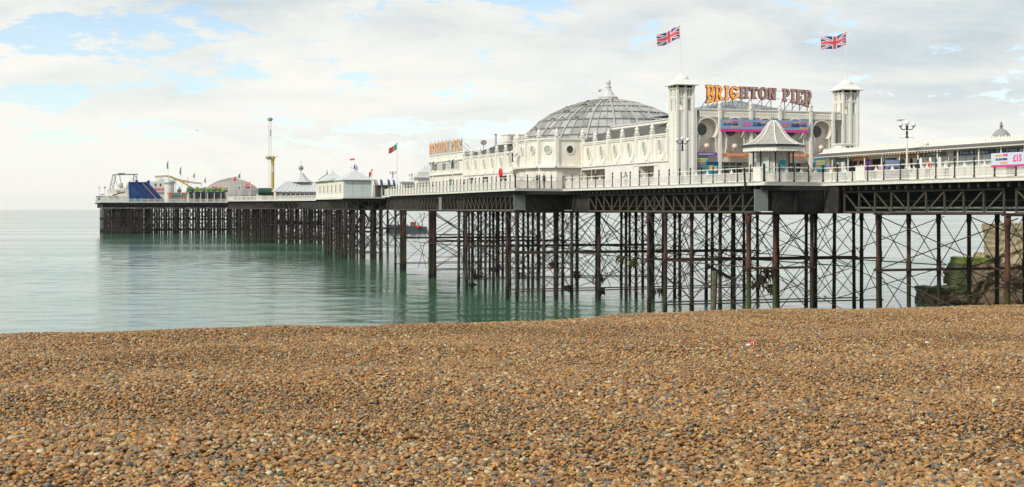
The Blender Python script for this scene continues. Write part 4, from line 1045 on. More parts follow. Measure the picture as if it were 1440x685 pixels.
# ------------------------------------------------------------------ rooftop bits
m = MB(); m.tube((0,0,-.3),(0,0,1.7),.17,rib,10); m.tube((0,0,1.65),(0,0,1.8),.21,darkrib,10)
o = m.build('chimney', loc=Wp(sT(697,9),9,DECK+7.3), rot=ROT); tag(o, 'thin brown flue pipe standing on the lead roof left of the dome', 'chimney')
ro = pier_thing('satellite_dish', 'grey satellite dish on the hall roof left of the flue', 'dish', sT(680,6), 6, DECK+6.0)
m = MB(); m.tube((0,0,-.4),(0,0,1.4),.05,steel,6); m.build('mast', ro); m = MB()
m.lathe([(.02,0),(.3,.05),(.46,.14),(.48,.16)], darkrib, n=14); q = m.build('dish', ro); q.location = (0,-.1,1.5); q.rotation_euler = (R(60), 0, R(-20))
m = MB(); m.box(-2,2,-1.5,1.5,0,1.0,cream); m.box(-2.1,2.1,-1.6,1.6,1.0,1.1,whiteb); m.box(-1.6,-1.0,-1.52,-1.5,.2,.8,signgrey)
tag(m.build('roof_plant_box', loc=Wp(sT(728,8.5),8.5,DECK+7.3), rot=ROT), 'boxy grey plant housing on the roof beside the left foot of the dome', 'plant box')

# ------------------------------------------------------------------ bell-roofed shelter
def shelter():
    root = pier_thing('shelter', 'small octagonal shelter with scaly bell-shaped roof in front of the entrance', 'shelter', 6.2, 4.35)
    n = 8; a0 = PI/8
    r = MB(); prof = [(2.72,3.28),(2.72,3.36),(2.2,3.55),(1.55,3.95),(1.05,4.45),(.72,4.95),(.42,5.35),(.14,5.58)]
    tile = mat('scale_tiles', (.42,.405,.36), .8, dirt=(.27,.255,.22), scale=5, bump=.5, clap=.11)
    r.lathe(prof, tile, n=n, a0=a0); rf = r.build('bell_roof', root)
    h = MB()
    for i in range(n):
        a = a0+2*PI*i/n
        for k in range(1, len(prof)-1): h.bar(((prof[k][0]+.02)*math.cos(a),(prof[k][0]+.02)*math.sin(a),prof[k][1]+.02), ((prof[k+1][0]+.02)*math.cos(a),(prof[k+1][0]+.02)*math.sin(a),prof[k+1][1]+.02), .09, .08, whiteb)
    h.lathe([(.14,5.55),(.18,5.62),(.05,5.7),(.07,5.8),(.015,6.05)], darkrib, n=8); h.build('hip_rolls', rf)
    g = MB()
    for i in range(n):
        a, b = a0+2*PI*i/n, a0+2*PI*(i+1)/n; A = Vector((2.74*math.cos(a), 2.74*math.sin(a), 0)); B = Vector((2.74*math.cos(b), 2.74*math.sin(b), 0))
        g.bar(A+Vector((0,0,3.31)), B+Vector((0,0,3.31)), .14, .19, black)
        A *= .97; B *= .97; K = 7; pts = [A+Vector((0,0,3.26)), B+Vector((0,0,3.26))]
        d = (B-A)
        low = []
        for k in range(K*4+1):
            f = 1-k/(K*4); low.append(A+d*f+Vector((0,0,2.86-.09*abs(math.sin(f*K*PI)))))
        g.plate(pts+low, Vector((-math.cos((a+b)/2)*.05, -math.sin((a+b)/2)*.05, 0)), whiteb)
    g.build('scalloped_valance', root)
    for i in range(n):
        a = a0+2*PI*i/n; c = MB(); c.tube((1.75*math.cos(a),1.75*math.sin(a),0),(1.75*math.cos(a),1.75*math.sin(a),3.2),.07,black,8); c.lathe([(.12,0),(.12,.7),(.07,.75)],black,(1.75*math.cos(a),1.75*math.sin(a),0),8); c.build('column', root)
    b = MB(); b.lathe([(1.45,0),(1.45,1.0),(1.42,1.0),(1.42,3.2)], creamwall, n=n, a0=a0)
    b.build('kiosk_wall', root)
    for i in range(n):
        a = a0+PI/8+2*PI*i/n; w = MB(); rr = 1.335
        nx, ny = math.cos(a), math.sin(a); tx, ty = -ny, nx
        pts = [(-.36,1.0),(.36,1.0),(.36,2.3)]+[(.36*math.cos(R(q)),2.3+.36*math.sin(R(q))) for q in range(20,161,20)]+[(-.36,2.3)]
        w.plate([(nx*rr+tx*u, ny*rr+ty*u, z) for u, z in pts], (nx*.02, ny*.02, 0), whiteb if False else glassl); w.build('arched_window', root)
    p = MB(); p.box(.25,.75,-1.44,-1.40,1.35,2.05,teal); q = p.build('notice', root); q.rotation_euler = (0,0,R(-15))
    p = MB(); p.box(-.3,.3,-1.46,-1.41,1.0,2.3,glassg); q = p.build('notice', root); q.rotation_euler = (0,0,R(-55))
shelter()

# ------------------------------------------------------------------ shops under the canopy on the neck
def shops():
    root = pier_thing('shop_arcade', 'low white arcade of shops under a long canopy on the right arm of the pier', 'arcade', -45, 9.5, DECK+.1)
    Y0, Y1 = 0, 53    # s -45..8
    m = MB(); m.plate([(0,Y0,2.48),(0,Y1,2.48),(1.2,Y1,2.80),(1.2,Y0,2.80)], (0,0,.06), whiteb); m.plate([(1.2,Y0,2.80),(1.2,Y1,2.80),(5,Y1,2.95),(5,Y0,2.95)], (0,0,.06), leadw)
    m.plate([(5,Y0,2.95),(5,Y1,2.95),(9,Y1,2.6),(9,Y0,2.6)], (0,0,.06), leadw)
    m.build('canopy_roof', root)
    g = MB(); g.box(-.10,.06,Y0,Y1,2.42,2.60,darkrib); g.box(-.02,.10,Y0,Y1,2.28,2.42,whiteb); g.plate([(0,Y1-.0,2.30),(9,Y1,2.30),(9,Y1,2.6),(5,Y1,2.95),(0,Y1,2.5)], (0,.08,0), whiteb); g.build('gutter', root)
    c = MB(); y = Y0+.2
    while y < Y1-.1:
        h = 2.98+.05*((int(y*3)) % 2); c.box(.9,.97,y-.14,y+.14,2.72,h,whiteb); c.ball((.93,y,h+.04),.07,whiteb,6); y += .36
    c.box(.88,1.0,Y0,Y1,2.86,2.92,whiteb); c.build('roof_cresting', root)
    b = MB(); rnd = random.Random(2)
    for y in np.arange(Y0+.4, Y1, .7): b.ball((.2,y,2.98+.03*rnd.random()),.035,bulb,6)
    for y in np.arange(34, 49, .42): b.ball((.05,y,2.2),.04,bulb,6)
    b.build('string_of_bulbs', root)
    # back wall made of bays: pieces with openings
    xw = 1.3
    for y in np.arange(1, Y1, 2.6):
        p = MB(); p.tube((.35,y,0),(.35,y,2.35),.06,whiteb,8); p.build('canopy_column', root)
    def S(px, t=10.8): return sT(px, t)+45
    w = MB()
    # pale window block (right)
    ya, yb = S(1500), S(1341); w.box(xw, xw+.15, ya, yb, 0, .95, white); w.box(xw, xw+.15, ya, yb, 1.95, 2.4, white)
    w.build('shop_wall', root)
    yy = ya; k = 0
    while yy < yb-.3:
        f = MB(); f.box(xw-.03, xw+.1, yy, yy+.12, .95, 1.95, whiteb); f.box(xw+.02, xw+.1, yy+.12, yy+1.05, .95, .99, whiteb); o = f.build('shop_window', root)
        gg = MB(); gg.box(xw+.05, xw+.08, yy+.12, yy+1.05, .99, 1.95, glassg); gg.build('pane', o); yy += 1.05; k += 1
    # arched screen (middle), open to the sky behind
    ya, yb = S(1341), S(1262); aw = MB(); n = 6; d = (yb-ya)/n
    for i in range(n):
        y0 = ya+i*d; y1 = y0+d; jw = d*.28; cyy = (y0+y1)/2; r = (d-2*jw)/2
        aw.box(xw, xw+.12, y0, y0+jw, 0, 2.3, white); aw.box(xw, xw+.12, y1-jw, y1, 0, 2.3, white); aw.box(xw, xw+.12, y0+jw, y1-jw, 0, .7, white)
        for k in range(10):
            q = -r+2*r*(k+.5)/10; h = 1.6+math.sqrt(max(0, r*r-q*q)); aw.box(xw, xw+.12, cyy-r+2*r*k/10, cyy-r+2*r*(k+1)/10, h, 2.3, white)
    aw.build('arched_screen', root)
    # kiosks at the seaward end: dark counters with posts
    ya, yb = S(1262), S(1172); kk = MB(); kk.box(xw+1.4, xw+1.5, ya, yb, 0, 2.4, mat('kiosk_interior', (.13,.10,.085), .8)); kk.box(xw, xw+.12, ya, yb, 0, .9, white); kk.box(xw, xw+.12, ya, yb, 1.95, 2.4, white)
    for i in range(6): y = ya+(yb-ya)*i/5; kk.box(xw-.02, xw+.16, y-.08, y+.08, 0, 2.4, whiteb)
    kk.build('kiosk_front', root)
    kk = MB(); kk.box(xw, xw+.12, S(1172), 52.5, 0, 2.35, creamwall); kk.build('kiosk_side_wall', root)
    # boards hung under the canopy, readable from the west
    def wboard(label, px0, px1, z0, z1, m, words, tm=textw, t=10.72, cat='sign', size=.22, blocks=()):
        s0, s1 = sT(px1, t), sT(px0, t); r_ = pier_thing('sign', label, cat, (s0+s1)/2, t, DECK+z0); L_ = (s1-s0)/2
        MB().box(-.05, 0, -L_, L_, 0, z1-z0, m).build('panel', r_)
        if words: text(words, size, tm, (-.062, 0, (z1-z0)/2), WEST, r_, width=L_*1.3)
        for (y, z, ww, hh, mm) in blocks: MB().box(-.062, -.05, (y-ww/2)*2*L_-L_, (y+ww/2)*2*L_-L_, (z-hh/2)*(z1-z0), (z+hh/2)*(z1-z0), mm).build('printed_block', r_)
    wboard('navy fascia sign over the pale shop windows on the right arm', 1341.5, 1400.5, 1.93, 2.3, navy, 'Fish & Chips', size=.3)
    wboard('navy fascia sign at the far right under the canopy', 1404, 1480, 1.93, 2.3, navy, 'Fish & Chips', size=.3)
    wboard('teal sign over the first kiosk right of the right tower', 1175, 1197, 1.95, 2.28, teal, 'ice cream', size=.2)
    wboard('orange sign over the second kiosk under the canopy', 1199, 1219, 1.95, 2.28, texto, 'doughnuts', size=.2)
    wboard('brown orange sign above the white arches under the canopy', 1263, 1297, 1.98, 2.28, mat('brown_sign', (.42,.17,.05), .5), 'palace', size=.24)
    wboard('grey blue sign above the last white arch', 1300, 1330, 1.98, 2.28, mat('slate_sign', (.13,.17,.24), .5), 'PIER', size=.24)
    wboard('hanging pink and purple price board beside the person in red', 1217, 1224, 1.0, 1.9, purple, '£15', textp, t=10.2, size=.3, cat='board')
    wboard('pale teal counter panel with pink print behind the railing', 1175, 1190, 0, .95, teal, None, t=10.4, cat='board', blocks=[(.5,.5,.6,.8,glassg),(.5,.7,.4,.1,pinkp),(.5,.3,.4,.2,yel)])
    wboard('small white and pink menu board under the bulb string', 1236, 1243, .9, 1.5, textw, None, t=10.2, cat='board', blocks=[(.5,.5,.7,.5,pinkp)])
    wboard('blue notice board below the navy signs at far right', 1406, 1418, .9, 1.7, navy, None, t=9.9, cat='board', blocks=[(.5,.7,.8,.08,textw),(.5,.5,.8,.08,textw),(.5,.3,.8,.08,textw)])
    # rooftop hut
    h = MB(); h.box(-.8,.8,-.6,.6,0,.75,whiteb); h.box(-.3,.5,-.62,-.6,.12,.62,glassd); h.box(-.9,.9,-.7,.7,.75,.85,whiteb)
    tag(h.build('roof_hut', loc=Wp(5.5,11.2,DECK+2.75), rot=ROT), 'small white hut with a dark opening on the canopy roof by the right tower', 'hut')
shops()
# free-standing blue sign board
def aboard(label, px, t, w, h, base, z=0.0, tilt=0):
    s = sT(px, t); r = pier_thing('sign_board', label, 'sign', s, t, DECK+z)
    MB().box(-w/2, w/2, -.03, .03, .05, h, base).build('panel', r)
    MB().box(-w/2, w/2, -.04, -.03, .05, .18, magenta).build('hem', r)
    banner_art(r, w/2, h*.92, 0, .55, off=-.05) if False else None
    for zc, ww, m in ((.78,.6,textp),(.62,.7,textn),(.48,.5,texto),(.34,.7,textp)): MB().box(-w*ww/2, w*ww/2, -.045, -.032, h*zc-.07, h*zc+.05, m).build('printed_block', r)
    MB().box(w/2, w/2+.08, -.5, .05, 0, h, black).build('stay', r)
    return r
aboard('tilted grey blue price board standing behind the railing left of the tall lamp', 1256, 8.3, 1.35, 1.75, bannerb)
# pale banner tied to the railing at the right edge
def rail_banner():
    s0, s1 = sT(1394, 6.3), -40; t = 6.42; L_ = (sT(1394, t)-(-38)); r = pier_thing('banner', 'pale blue banner with a pink hem tied to the railing at the right edge', 'banner', sT(1394,t), t, DECK+.72)
    H = .98
    MB().box(-.02, .0, -L_, 0, 0, H, bannerp).build('panel', r); MB().box(-.03, -.02, -L_, 0, 0, .14, magenta).build('hem', r)
    y = -.3
    for k in range(4):
        text('£15', .62, textp, (-.035, y-2.55, .55), WEST, r, bold=.02)
        for (dy, z, w, h, m) in ((-.55,.80,.8,.12,texto),(-1.1,.28,.8,.13,texto)): MB().box(-.03,-.02,y+dy-w/2,y+dy+w/2,z-h/2,z+h/2,m).build('printed_block', r)
        text('ALL DAY RIDES', .2, textn, (-.035, y-.85, .53), WEST, r, bold=.008, width=1.25); text('RIDES', .2, textp, (-.035, y-1.3, .82), WEST, r, bold=.006)
        y -= 3.4
rail_banner()
# twin shelter with small dome, further across
ro = pier_thing('shelter', 'round shelter with a little grey dome showing above the canopy at far right', 'shelter', -4.8, 20.0)
m = MB(); m.lathe([(1.3,0),(1.3,3.3)], creamwall, n=10); m.build('wall', ro)
m = MB(); m.lathe([(1.5,3.3),(.92,3.45),(.84,3.75),(.68,4.1),(.42,4.4),(.14,4.56)], lead, n=16); m.build('dome', ro)
m = MB(); m.lathe([(.14,4.5),(.10,4.7),(.16,4.8),(.06,4.95),(.09,5.05),(.02,5.15)], darkrib, n=8); m.build('finial', ro)

# ------------------------------------------------------------------ lamps
def make_lamp(label, s, t, scale=1.0):
    r = pier_thing('street_lamp', label, 'lamp', s, t, DECK, 'three-globe lamps along the pier', rot=0)
    m = MB(); m.lathe([(.20,0),(.20,.5),(.14,.55),(.16,.9),(.10,1.0)], black, n=10); m.build('base', r)
    m = MB(); m.lathe([(.075,.95),(.06,3.4)], whiteb, n=10); m.build('column', r)
    m = MB(); m.lathe([(.09,3.4),(.13,3.45),(.07,3.6),(.10,3.8),(.06,4.0),(.09,4.2),(.12,4.35),(.08,4.4)], black, n=10); m.box(-.62,.62,-.015,.015,3.40,3.43,steel); m.build('head', r)
    for sg in (-1, 1):
        a = MB(); pts = [(0,0,4.15),(sg*.25,0,4.05),(sg*.42,0,4.1),(sg*.52,0,4.28)]
        for k in range(3): a.tube(pts[k], pts[k+1], .04, black, 6)
        a.lathe([(.05,0),(.12,.06)], black, (sg*.52,0,4.25), 8); a.build('arm', r)
    for x, z in ((-.52,4.47),(.52,4.47),(0,4.60)):
        g = MB(); g.ball((x,0,z), .19, ballm, 12); g.build('globe', r, True)
    return r
L0 = make_lamp('three-globe lamp directly in front of the left tower', 19.9, 2.0)
def lamp_copy(label, s, t):
    c = copy_tree(L0); c.location = Wp(s, t, DECK); c['label'] = label; return c
lamp_copy('tall three-globe lamp with a gull on it, right of the right tower', -8.8, 8.0)
lamp_copy('three-globe lamp between the red ring and the round bay', 57, -3)
lamp_copy('three-globe lamp in front of the near windows of the square white end block', 84.7, -2.5)
lamp_copy('three-globe lamp at the far left corner of the square white end block', 95, -2.5)
lamp_copy('three-globe lamp right next to the tall flagpole with the red and green flag', 150, 4.9)
lamp_copy('three-globe lamp between the flagpole and the blue and white barrels', 168, 13.2)
lamp_copy('three-globe lamp in front of the right end of the tent roof', 270, 18.5)
lamp_copy('far three-globe lamp in front of the wide grey dome', 345, 3)
lamp_copy('far three-globe lamp between the wide dome and the green tank', 340, 5.4)

# ------------------------------------------------------------------ flags
def union_col(u, v):     # u 0..1 along the fly, v 0..1 up
    x, y = (u-.5)*2, (v-.5)        # 2:1 flag
    x, y = (u-.5)*1.8, (v-.5)
    if abs(x) < .10 or abs(y) < .10: return 'r'
    if abs(x) < .17 or abs(y) < .165: return 'w'
    dd = abs(abs(y)*1.8-abs(x))/math.sqrt(1+1.8**2)
    if dd < .035: return 'r'
    if dd < .10: return 'w'
    return 'b'
def flag(label, base, pole_h, L, H, colf, wdir, droop=.35, pole_r=.035, lean=(0,0), nu=48, nv=26, amp=.12, at_top=.1, cat='flag', seed=0, pole=True):
    r = thing('flag', label, cat, base, 0)
    top = Vector((lean[0], lean[1], pole_h))
    if pole:
        m = MB(); m.tube((0,0,0), top, pole_r, whiteb, 8, pole_r*.7); m.ball(top, pole_r*2.2, yellow, 8); m.build('pole', r)
    wd = Vector((wdir[0], wdir[1], 0)).normalized(); nn = Vector((-wd.y, wd.x, 0))
    pd = top.normalized(); cols = {}
    mb = MB(); vs = []
    for i in range(nu+1):
        u = i/nu
        for j in range(nv+1):
            v = j/nv
            p = pd*(pole_h-at_top-H*(1-v)) + wd*L*u*(1-.06*math.sin(u*5)) - Vector((0,0,1))*droop*L*(u**1.15) + nn*amp*math.sin(u*8+v*1.2+seed)*u**.5 + Vector((0,0,1))*.04*L*math.sin(u*7+seed)
            vs.append(p)
    byc = {}
    for i in range(nu):
        for j in range(nv):
            m_ = colf((i+.5)/nu, (j+.5)/nv); byc.setdefault(m_, []).append((i*(nv+1)+j, (i+1)*(nv+1)+j, (i+1)*(nv+1)+j+1, i*(nv+1)+j+1))
    k = len(mb.v); mb.v += [tuple(p) for p in vs]
    for m_, fs in byc.items():
        q = mb.mi(m_); mb.f += fs; mb.m += [q]*len(fs)
    o = mb.build('cloth', r, True); md = o.modifiers.new('thick', 'SOLIDIFY'); md.thickness = .008
    return r
UJ = {'r': redflag, 'w': whiteflag, 'b': blueflag}
uj = lambda u, v: UJ[union_col(u, v)]
tb = Wp(24, T1, DECK+11.35)
flag('red, white and blue union flag flying from the left tower', tb, 4.75, 2.25, 1.2, uj, (-1, -.15), droop=.38, lean=(-.22, 0), amp=.10)
tb = Wp(24, T2, DECK+11.35)
flag('red, white and blue union flag flying from the right tower', tb, 4.85, 2.55, 1.3, uj, (-1, -.1), droop=.22, lean=(.02, 0), amp=.07, seed=1.5)
pb = Wp(150, 6.5, DECK)
flag('green and red flag on a tall white pole between the hall and the gallery', Wp(148,5.2,DECK), 9.6, 1.5, 1.05, lambda u, v: greenflag if u < .42 else redflag, (-1,-.3), droop=.55, nu=16, nv=8, pole_r=.07)
def far_flag(label, px, s, ytop, ybase, L, H, cf, droop=.5, wd=(-1,-.2)):
    t = tS(px, s); z0 = zP(ybase, s, t); z1 = zP(ytop, s, t)
    flag(label, Wp(s, t, DECK+z0), z1-z0, L, H, cf, wd, droop, nu=9, nv=4, pole_r=.09)
far_flag('small green white and red flag above the right of the wide dome', 338, 485, 244, 283, 2.6, 1.7, lambda u, v: greenflag if u < .35 else whiteflag if u < .66 else redflag, .6)
far_flag('small red flag between the wide dome and the green tank', 352, 340, 256, 281, 1.4, 1.3, lambda u, v: redflag, .5)
far_flag('small red yellow and black flag on the wide dome', 308, 490, 259.5, 283, 1.8, 1.5, lambda u, v: redflag if v > .4 else yellow, .6)
far_flag('small red and white flag right of the gallery roof', 523, 172, 239, 279, .6, 1.1, lambda u, v: redflag if v > .3 else whiteflag, .8)
dull = mat('faded_banner_cloth', (.42,.33,.33), .6, var=.2, scale=.8)
for px, yt, lab in ((236.8,225.5,'tall faded feather banner above the twin white domes of the bar'), (255,233.5,'faded feather banner above the little purple cup'), (274,242,'short faded feather banner over the yellow track end'), (289.6,249,'slanted faded feather banner at the left rim of the wide dome')):
    s = 484 if px > 250 else 483; t = tS(px, s); zt = zP(yt, s, t)
    r = pier_thing('feather_banner', lab, 'banner', s, t, DECK, 'feather banners at the far end'); m = MB(); m.tube((0,0,0),(0,0,zt),.07,whiteb,6); m.build('pole', r)
    m = MB(); H = 3.6 if px < 260 else 2.4; m.plate([(0,0,zt),(-.5,0,zt-.9),(-.8,0,zt-H*.7),(-.45,0,zt-H),(0,0,zt-H)], (0,.04,0), dull); m.build('cloth', r)

# ------------------------------------------------------------------ red ring, posts, leaning pole
ro = pier_thing('lifebuoy', 'bright red oval lifebuoy ring on a stand at the railing', 'lifebuoy', 55.8, -4.9)
m = MB(); n = 24; k = 8; vs = []
for i in range(n):
    a = 2*PI*i/n
    for j in range(k):
        b = 2*PI*j/k; rr = .40+.20*math.cos(b); vs.append((.13*math.sin(b), rr*math.cos(a), 2.0+rr*math.sin(a)))
m.add(vs, [(i*k+j, ((i+1)%n)*k+j, ((i+1)%n)*k+(j+1)%k, i*k+(j+1)%k) for i in range(n) for j in range(k)], red); m.lathe([(.0,0),(.0,0)], red) if False else None
m.box(-.03,.03,-.3,.3,1.7,2.3,red); m.build('ring', ro, True)
MB().box(.12,.2,-.05,.05,0,1.9,red).build('stand', ro)
m = MB(); m.tube((0,0,.0),(.35,-.1,1.75),.09,black,8); m.box(-.1,.1,-.1,.1,-.05,.1,black); 
o = m.build('leaning_post', loc=Wp(sT(1049.5,-.35),-.45,DECK-.55), rot=ROT); o.rotation_euler = (0,R(-16),ROT); tag(o, 'black pole leaning against the outside of the railing left of the shelter', 'pole')

# ------------------------------------------------------------------ windowed gallery, its white end painted in grey shade
def gallery():
    root = pier_thing('gallery', 'white gallery with a row of narrow windows, boarded end painted in grey shade and slate pyramid roof', 'gallery', 180.6, 2.0, DECK-.3)
    m = MB(); m.box(0,5.9,0,30,0,3.75,white); m.build('side_wall', root)
    m = MB(); m.box(.02,5.88,-.12,0,0,3.7,greywhite); 
    for x in (1.9, 4.0): m.box(x-.02,x+.02,-.14,-.12,.5,3.6,greypanel)
    m.box(-.1,6,-.2,0,0,.18,whiteb); m.build('boarded_end', root)
    m = MB(); m.box(-.3,0,-.2,30,-.1,.16,whiteb); m.build('skirting', root)
    for i in range(6):
        y = 3+i*4.35; f = MB(); f.box(-.06,.0,y-.85,y+.85,1.2,3.0,whiteb); o = f.build('window', root)
        g = MB(); g.box(-.08,-.061,y-.62,y+.62,1.3,2.9,signgrey); g.build('pane', o)
    m = MB()
    def pyr(x0,x1,y0,y1,z,ax0,ax1,ay0,ay1,h,mm): m.add([(x0,y0,z),(x1,y0,z),(x1,y1,z),(x0,y1,z),(ax0,ay0,h),(ax1,ay0,h),(ax1,ay1,h),(ax0,ay1,h)],[(3,2,1,0),(4,5,6,7),(0,1,5,4),(1,2,6,5),(2,3,7,6),(3,0,4,7)],mm)
    pyr(-.35,6.25,-.5,9,3.75,2.6,3.4,2.5,3.6,5.75,leadw)
    pyr(-.3,6.2,9,30.2,3.75,2.4,3.6,11,29,4.35,limegreen if False else lead)
    pyr(.2,5.4,22,30,4.0,2.5,3.1,25,26.6,5.9,leadw)
    m.build('roof', root)
    m = MB(); m.box(-.36,-.28,9,30.2,3.7,3.85,mat('mossy_gutter', (.20,.25,.07), .8)); m.box(-.38,6.28,-.56,-.5,3.68,3.84,signgrey); m.build('gutter', root)
    c = MB(); c.lathe([(.62,5.7),(.62,6.15),(.75,6.2)], whiteb, (3,3,0), 12); o = c.build('cupola', root)
    seg = 12
    for i in range(seg):
        w = MB(); a0, a1 = 2*PI*i/seg, 2*PI*(i+1)/seg; pr = [(.68,6.2),(.66,6.5),(.52,6.8),(.28,7.02),(.02,7.1)]
        if i == 0: domes = {}
        mm = (blueflag, whiteflag, redflag, whiteflag)[(i//1) % 4]
        domes.setdefault(mm, MB())
        for k in range(4): 
            (r0,z0),(r1,z1) = pr[k],pr[k+1]
            domes[mm].add([(3+r0*math.cos(a0),3+r0*math.sin(a0),z0),(3+r0*math.cos(a1),3+r0*math.sin(a1),z0),(3+r1*math.cos(a1),3+r1*math.sin(a1),z1),(3+r1*math.cos(a0),3+r1*math.sin(a0),z1)],[(0,1,2,3)],mm)
    al = MB()
    for mm, b in domes.items(): al.add(b.v, b.f, mm)
    al.build('striped_dome', o)
    f = MB(); f.tube((3,3,7.1),(3,3,8.4),.03,whiteb,6); f.plate([(3,3,8.35),(2.0,3,8.2),(2.0,3,7.85),(3,3,8.0)],(0,.03,0),redflag); f.build('pennant', o)
    h = MB()
    for y in (25, 26.6): h.lathe([(.12,5.8),(.2,6.0),(.06,6.2),(.12,6.4),(.02,6.7)], cream, (2.8,y,0), 8)
    h.build('roof_finials', root)
gallery()
# red-brown little pavilion behind it
ro = pier_thing('kiosk', 'small red-brown pyramid-roofed kiosk behind the windowed gallery', 'kiosk', 236, tS(460,236))
m = MB(); m.box(-1.6,1.6,-1.6,1.6,0,4.6,redbrown); m.build('wall', ro); m = MB(); m.add([(-1.9,-1.9,4.6),(1.9,-1.9,4.6),(1.9,1.9,4.6),(-1.9,1.9,4.6),(0,0,6.1)],[(0,1,4),(1,2,4),(2,3,4),(3,0,4),(3,2,1,0)],redbrown); m.lathe([(.15,5.9),(.2,6.2),(.05,6.5),(.1,6.7),(.02,7.0)],darkrib,n=8); m.build('roof', ro)
m = MB(); m.box(-.5,.5,-1.65,-1.6,3.0,4.2,glassd); m.build('window', ro)
# blue and white barrels / ride cars
def stripes(label, px0, px1, y0, y1, s, mats, name='striped_awning', cat='awning'):
    t0, t1 = tS(px0, s), tS(px1, s); r = pier_thing(name, label, cat, s, t0); n = len(mats); W_ = t1-t0; tm = (t0+t1)/2
    z0, z1 = zP(y1, s, tm), zP(y0, s, tm); m = MB()
    for i, mm in enumerate(mats):
        a, b = W_*i/n, W_*(i+1)/n; N_ = 6
        for k in range(N_):
            p, q = PI/2*k/N_, PI/2*(k+1)/N_; D_ = 1.4; h = z1-z0
            m.add([(a,-D_*math.cos(p)*1.0,z0+h*math.sin(p)),(b,-D_*math.cos(p),z0+h*math.sin(p)),(b,-D_*math.cos(q),z0+h*math.sin(q)),(a,-D_*math.cos(q),z0+h*math.sin(q))],[(0,1,2,3)],mm)
    m.box(0,W_,.0,.1,z0,z1,mats[0]); m.build('hood', r)
    b = MB()
    for f in (.02,.35,.65,.98): b.box(W_*f-.07,W_*f+.07,-.1,.05,0,z0+.1,whiteb)
    b.box(0,W_,.4,.6,0,z0,mat('booth_dark_wall', (.16,.12,.10), .8)); b.build('booth', r); return r  # dark brown back wall behind the booth posts
stripes('blue and white striped booth hood right of the gallery', 526, 557, 252.5, 260.5, 176, [signgrey, whiteflag, navy, whiteflag, whiteflag, navy, whiteflag, navy, whiteflag])
ro = pier_thing('kiosk', 'low white kiosk row between the flagpole and the white hall', 'kiosk', 158, tS(583,158))
m = MB(); m.box(-2.6,2.6,-1,1,0,2.6,whiteb); m.box(-2.9,2.9,-1.3,1.2,2.6,2.8,leadw); m.build('body', ro)
m = MB(); m.box(-2.2,2.2,-1.04,-1.0,1.0,2.0,mat('kiosk_goods', (.35,.20,.25), .6, var=.4, scale=2)); m.build('counter', ro)
ro = pier_thing('kiosk', 'white cone-roofed kiosk touching the left end of the white hall', 'kiosk', 132, tS(597.5,132))
m = MB(); m.box(-1.6,1.3,-1.2,1.2,0,4.0,whiteb); m.build('body', ro); m = MB(); m.add([(-2.2,-1.5,3.0),(1.3,-1.5,3.0),(1.3,1.5,3.0),(-2.2,1.5,3.0),(-.2,0,4.7),(.3,0,4.7)],[(0,1,5,4),(1,2,5),(2,3,4,5),(3,0,4),(3,2,1,0)],leadw); m.lathe([(.1,4.6),(.16,4.9),(.03,5.3)],cream,(-.2,0,0),8); m.lathe([(.1,4.6),(.16,4.9),(.03,5.3)],cream,(.4,0,0),8); m.build('cone_roof', ro)

# ------------------------------------------------------------------ tent-roofed hall, tank, drop tower, wide dome
def tent():
    s = 330; tc = tS(421, s); r = pier_thing('tent_hall', 'hall with a wide grey tent roof topped by a ball, right of the yellow tower', 'hall', s, tc)
    m = MB(); m.box(-6.5,6.8,-5,5,0,2.6,whiteb); m.build('wall', r)
    for i in range(9): x = -5.6+i*1.4; w = MB(); w.box(x-.4,x+.4,-5.05,-5,1.0,2.1,glassd); w.build('window', r)
    m = MB(); m.add([(-8.6,-6,2.6),(8,-6,2.6),(8,6,2.6),(-8.6,6,2.6),(-4.2,-1.5,5.7),(5,-1.5,5.7),(5,1.5,5.7),(-4.2,1.5,5.7)],[(3,2,1,0),(4,5,6,7),(0,1,5,4),(1,2,6,5),(2,3,7,6),(3,0,4,7)],leadw)
    for i in range(12): f = i/11; m.bar((-8.6+16.6*f,-6.02,2.64),(-4.2+9.2*f,-1.52,5.74),.12,.1,leadw)
    m.build('lower_roof', r)
    m = MB(); m.lathe([(3.9,5.6),(2.7,6.3),(1.7,7.2),(1.0,8.1),(.7,8.4),(.1,8.5)], leadw, (.5,0,0), 8, a0=PI/8); m.build('bell_roof', r)
    m = MB(); m.tube((.5,0,8.4),(.5,0,9.2),.12,steel,6); m.ball((.5,0,10.0),.78,mat('mirror_ball',(.36,.45,.42),.3,var=.3,scale=2),12); m.tube((.5,0,10.7),(.5,0,12.4),.05,steel,6); m.ball((.5,0,11.6),.22,whiteb,8); m.build('ball_finial', r)
tent()
s = 332; tc = tS(373, s); ro = pier_thing('tank', 'dark green cylindrical tank lying on its side with a red end', 'tank', s, tc)
m = MB(); m.tube((-2.1,0,2.7),(1.7,0,2.7),1.15,green,18); m.lathe([(1.05,0),(.9,.2),(.4,.35),(.05,.4)],green,n=18) if False else None; m.build('barrel', ro, False)
m = MB(); m.tube((1.7,0,2.7),(1.95,0,2.7),1.0,redbrown,16); m.box(1.9,2.3,-.4,.4,1.2,3.3,redbrown); m.build('end_cap', ro)
m = MB(); m.box(-1.7,-1.2,-.8,.8,0,1.5,whiteb); m.box(.9,1.4,-.8,.8,0,1.5,whiteb); m.box(-2.6,2.6,.9,1.1,0,2.0,whiteb); m.build('cradle', ro)
s = 400; tc = tS(379.8, s); ro = pier_thing('drop_tower_mast', 'very tall thin white lattice mast with dark gondolas beside the yellow column', 'ride', s, tc)
H = zP(168, s, tc); m = MB()
for sx in (-.45,.45):
    for sy in (-.45,.45): m.tube((sx,sy,0),(sx*.8,sy*.8,H),.05,whiteb,5)
z = 0
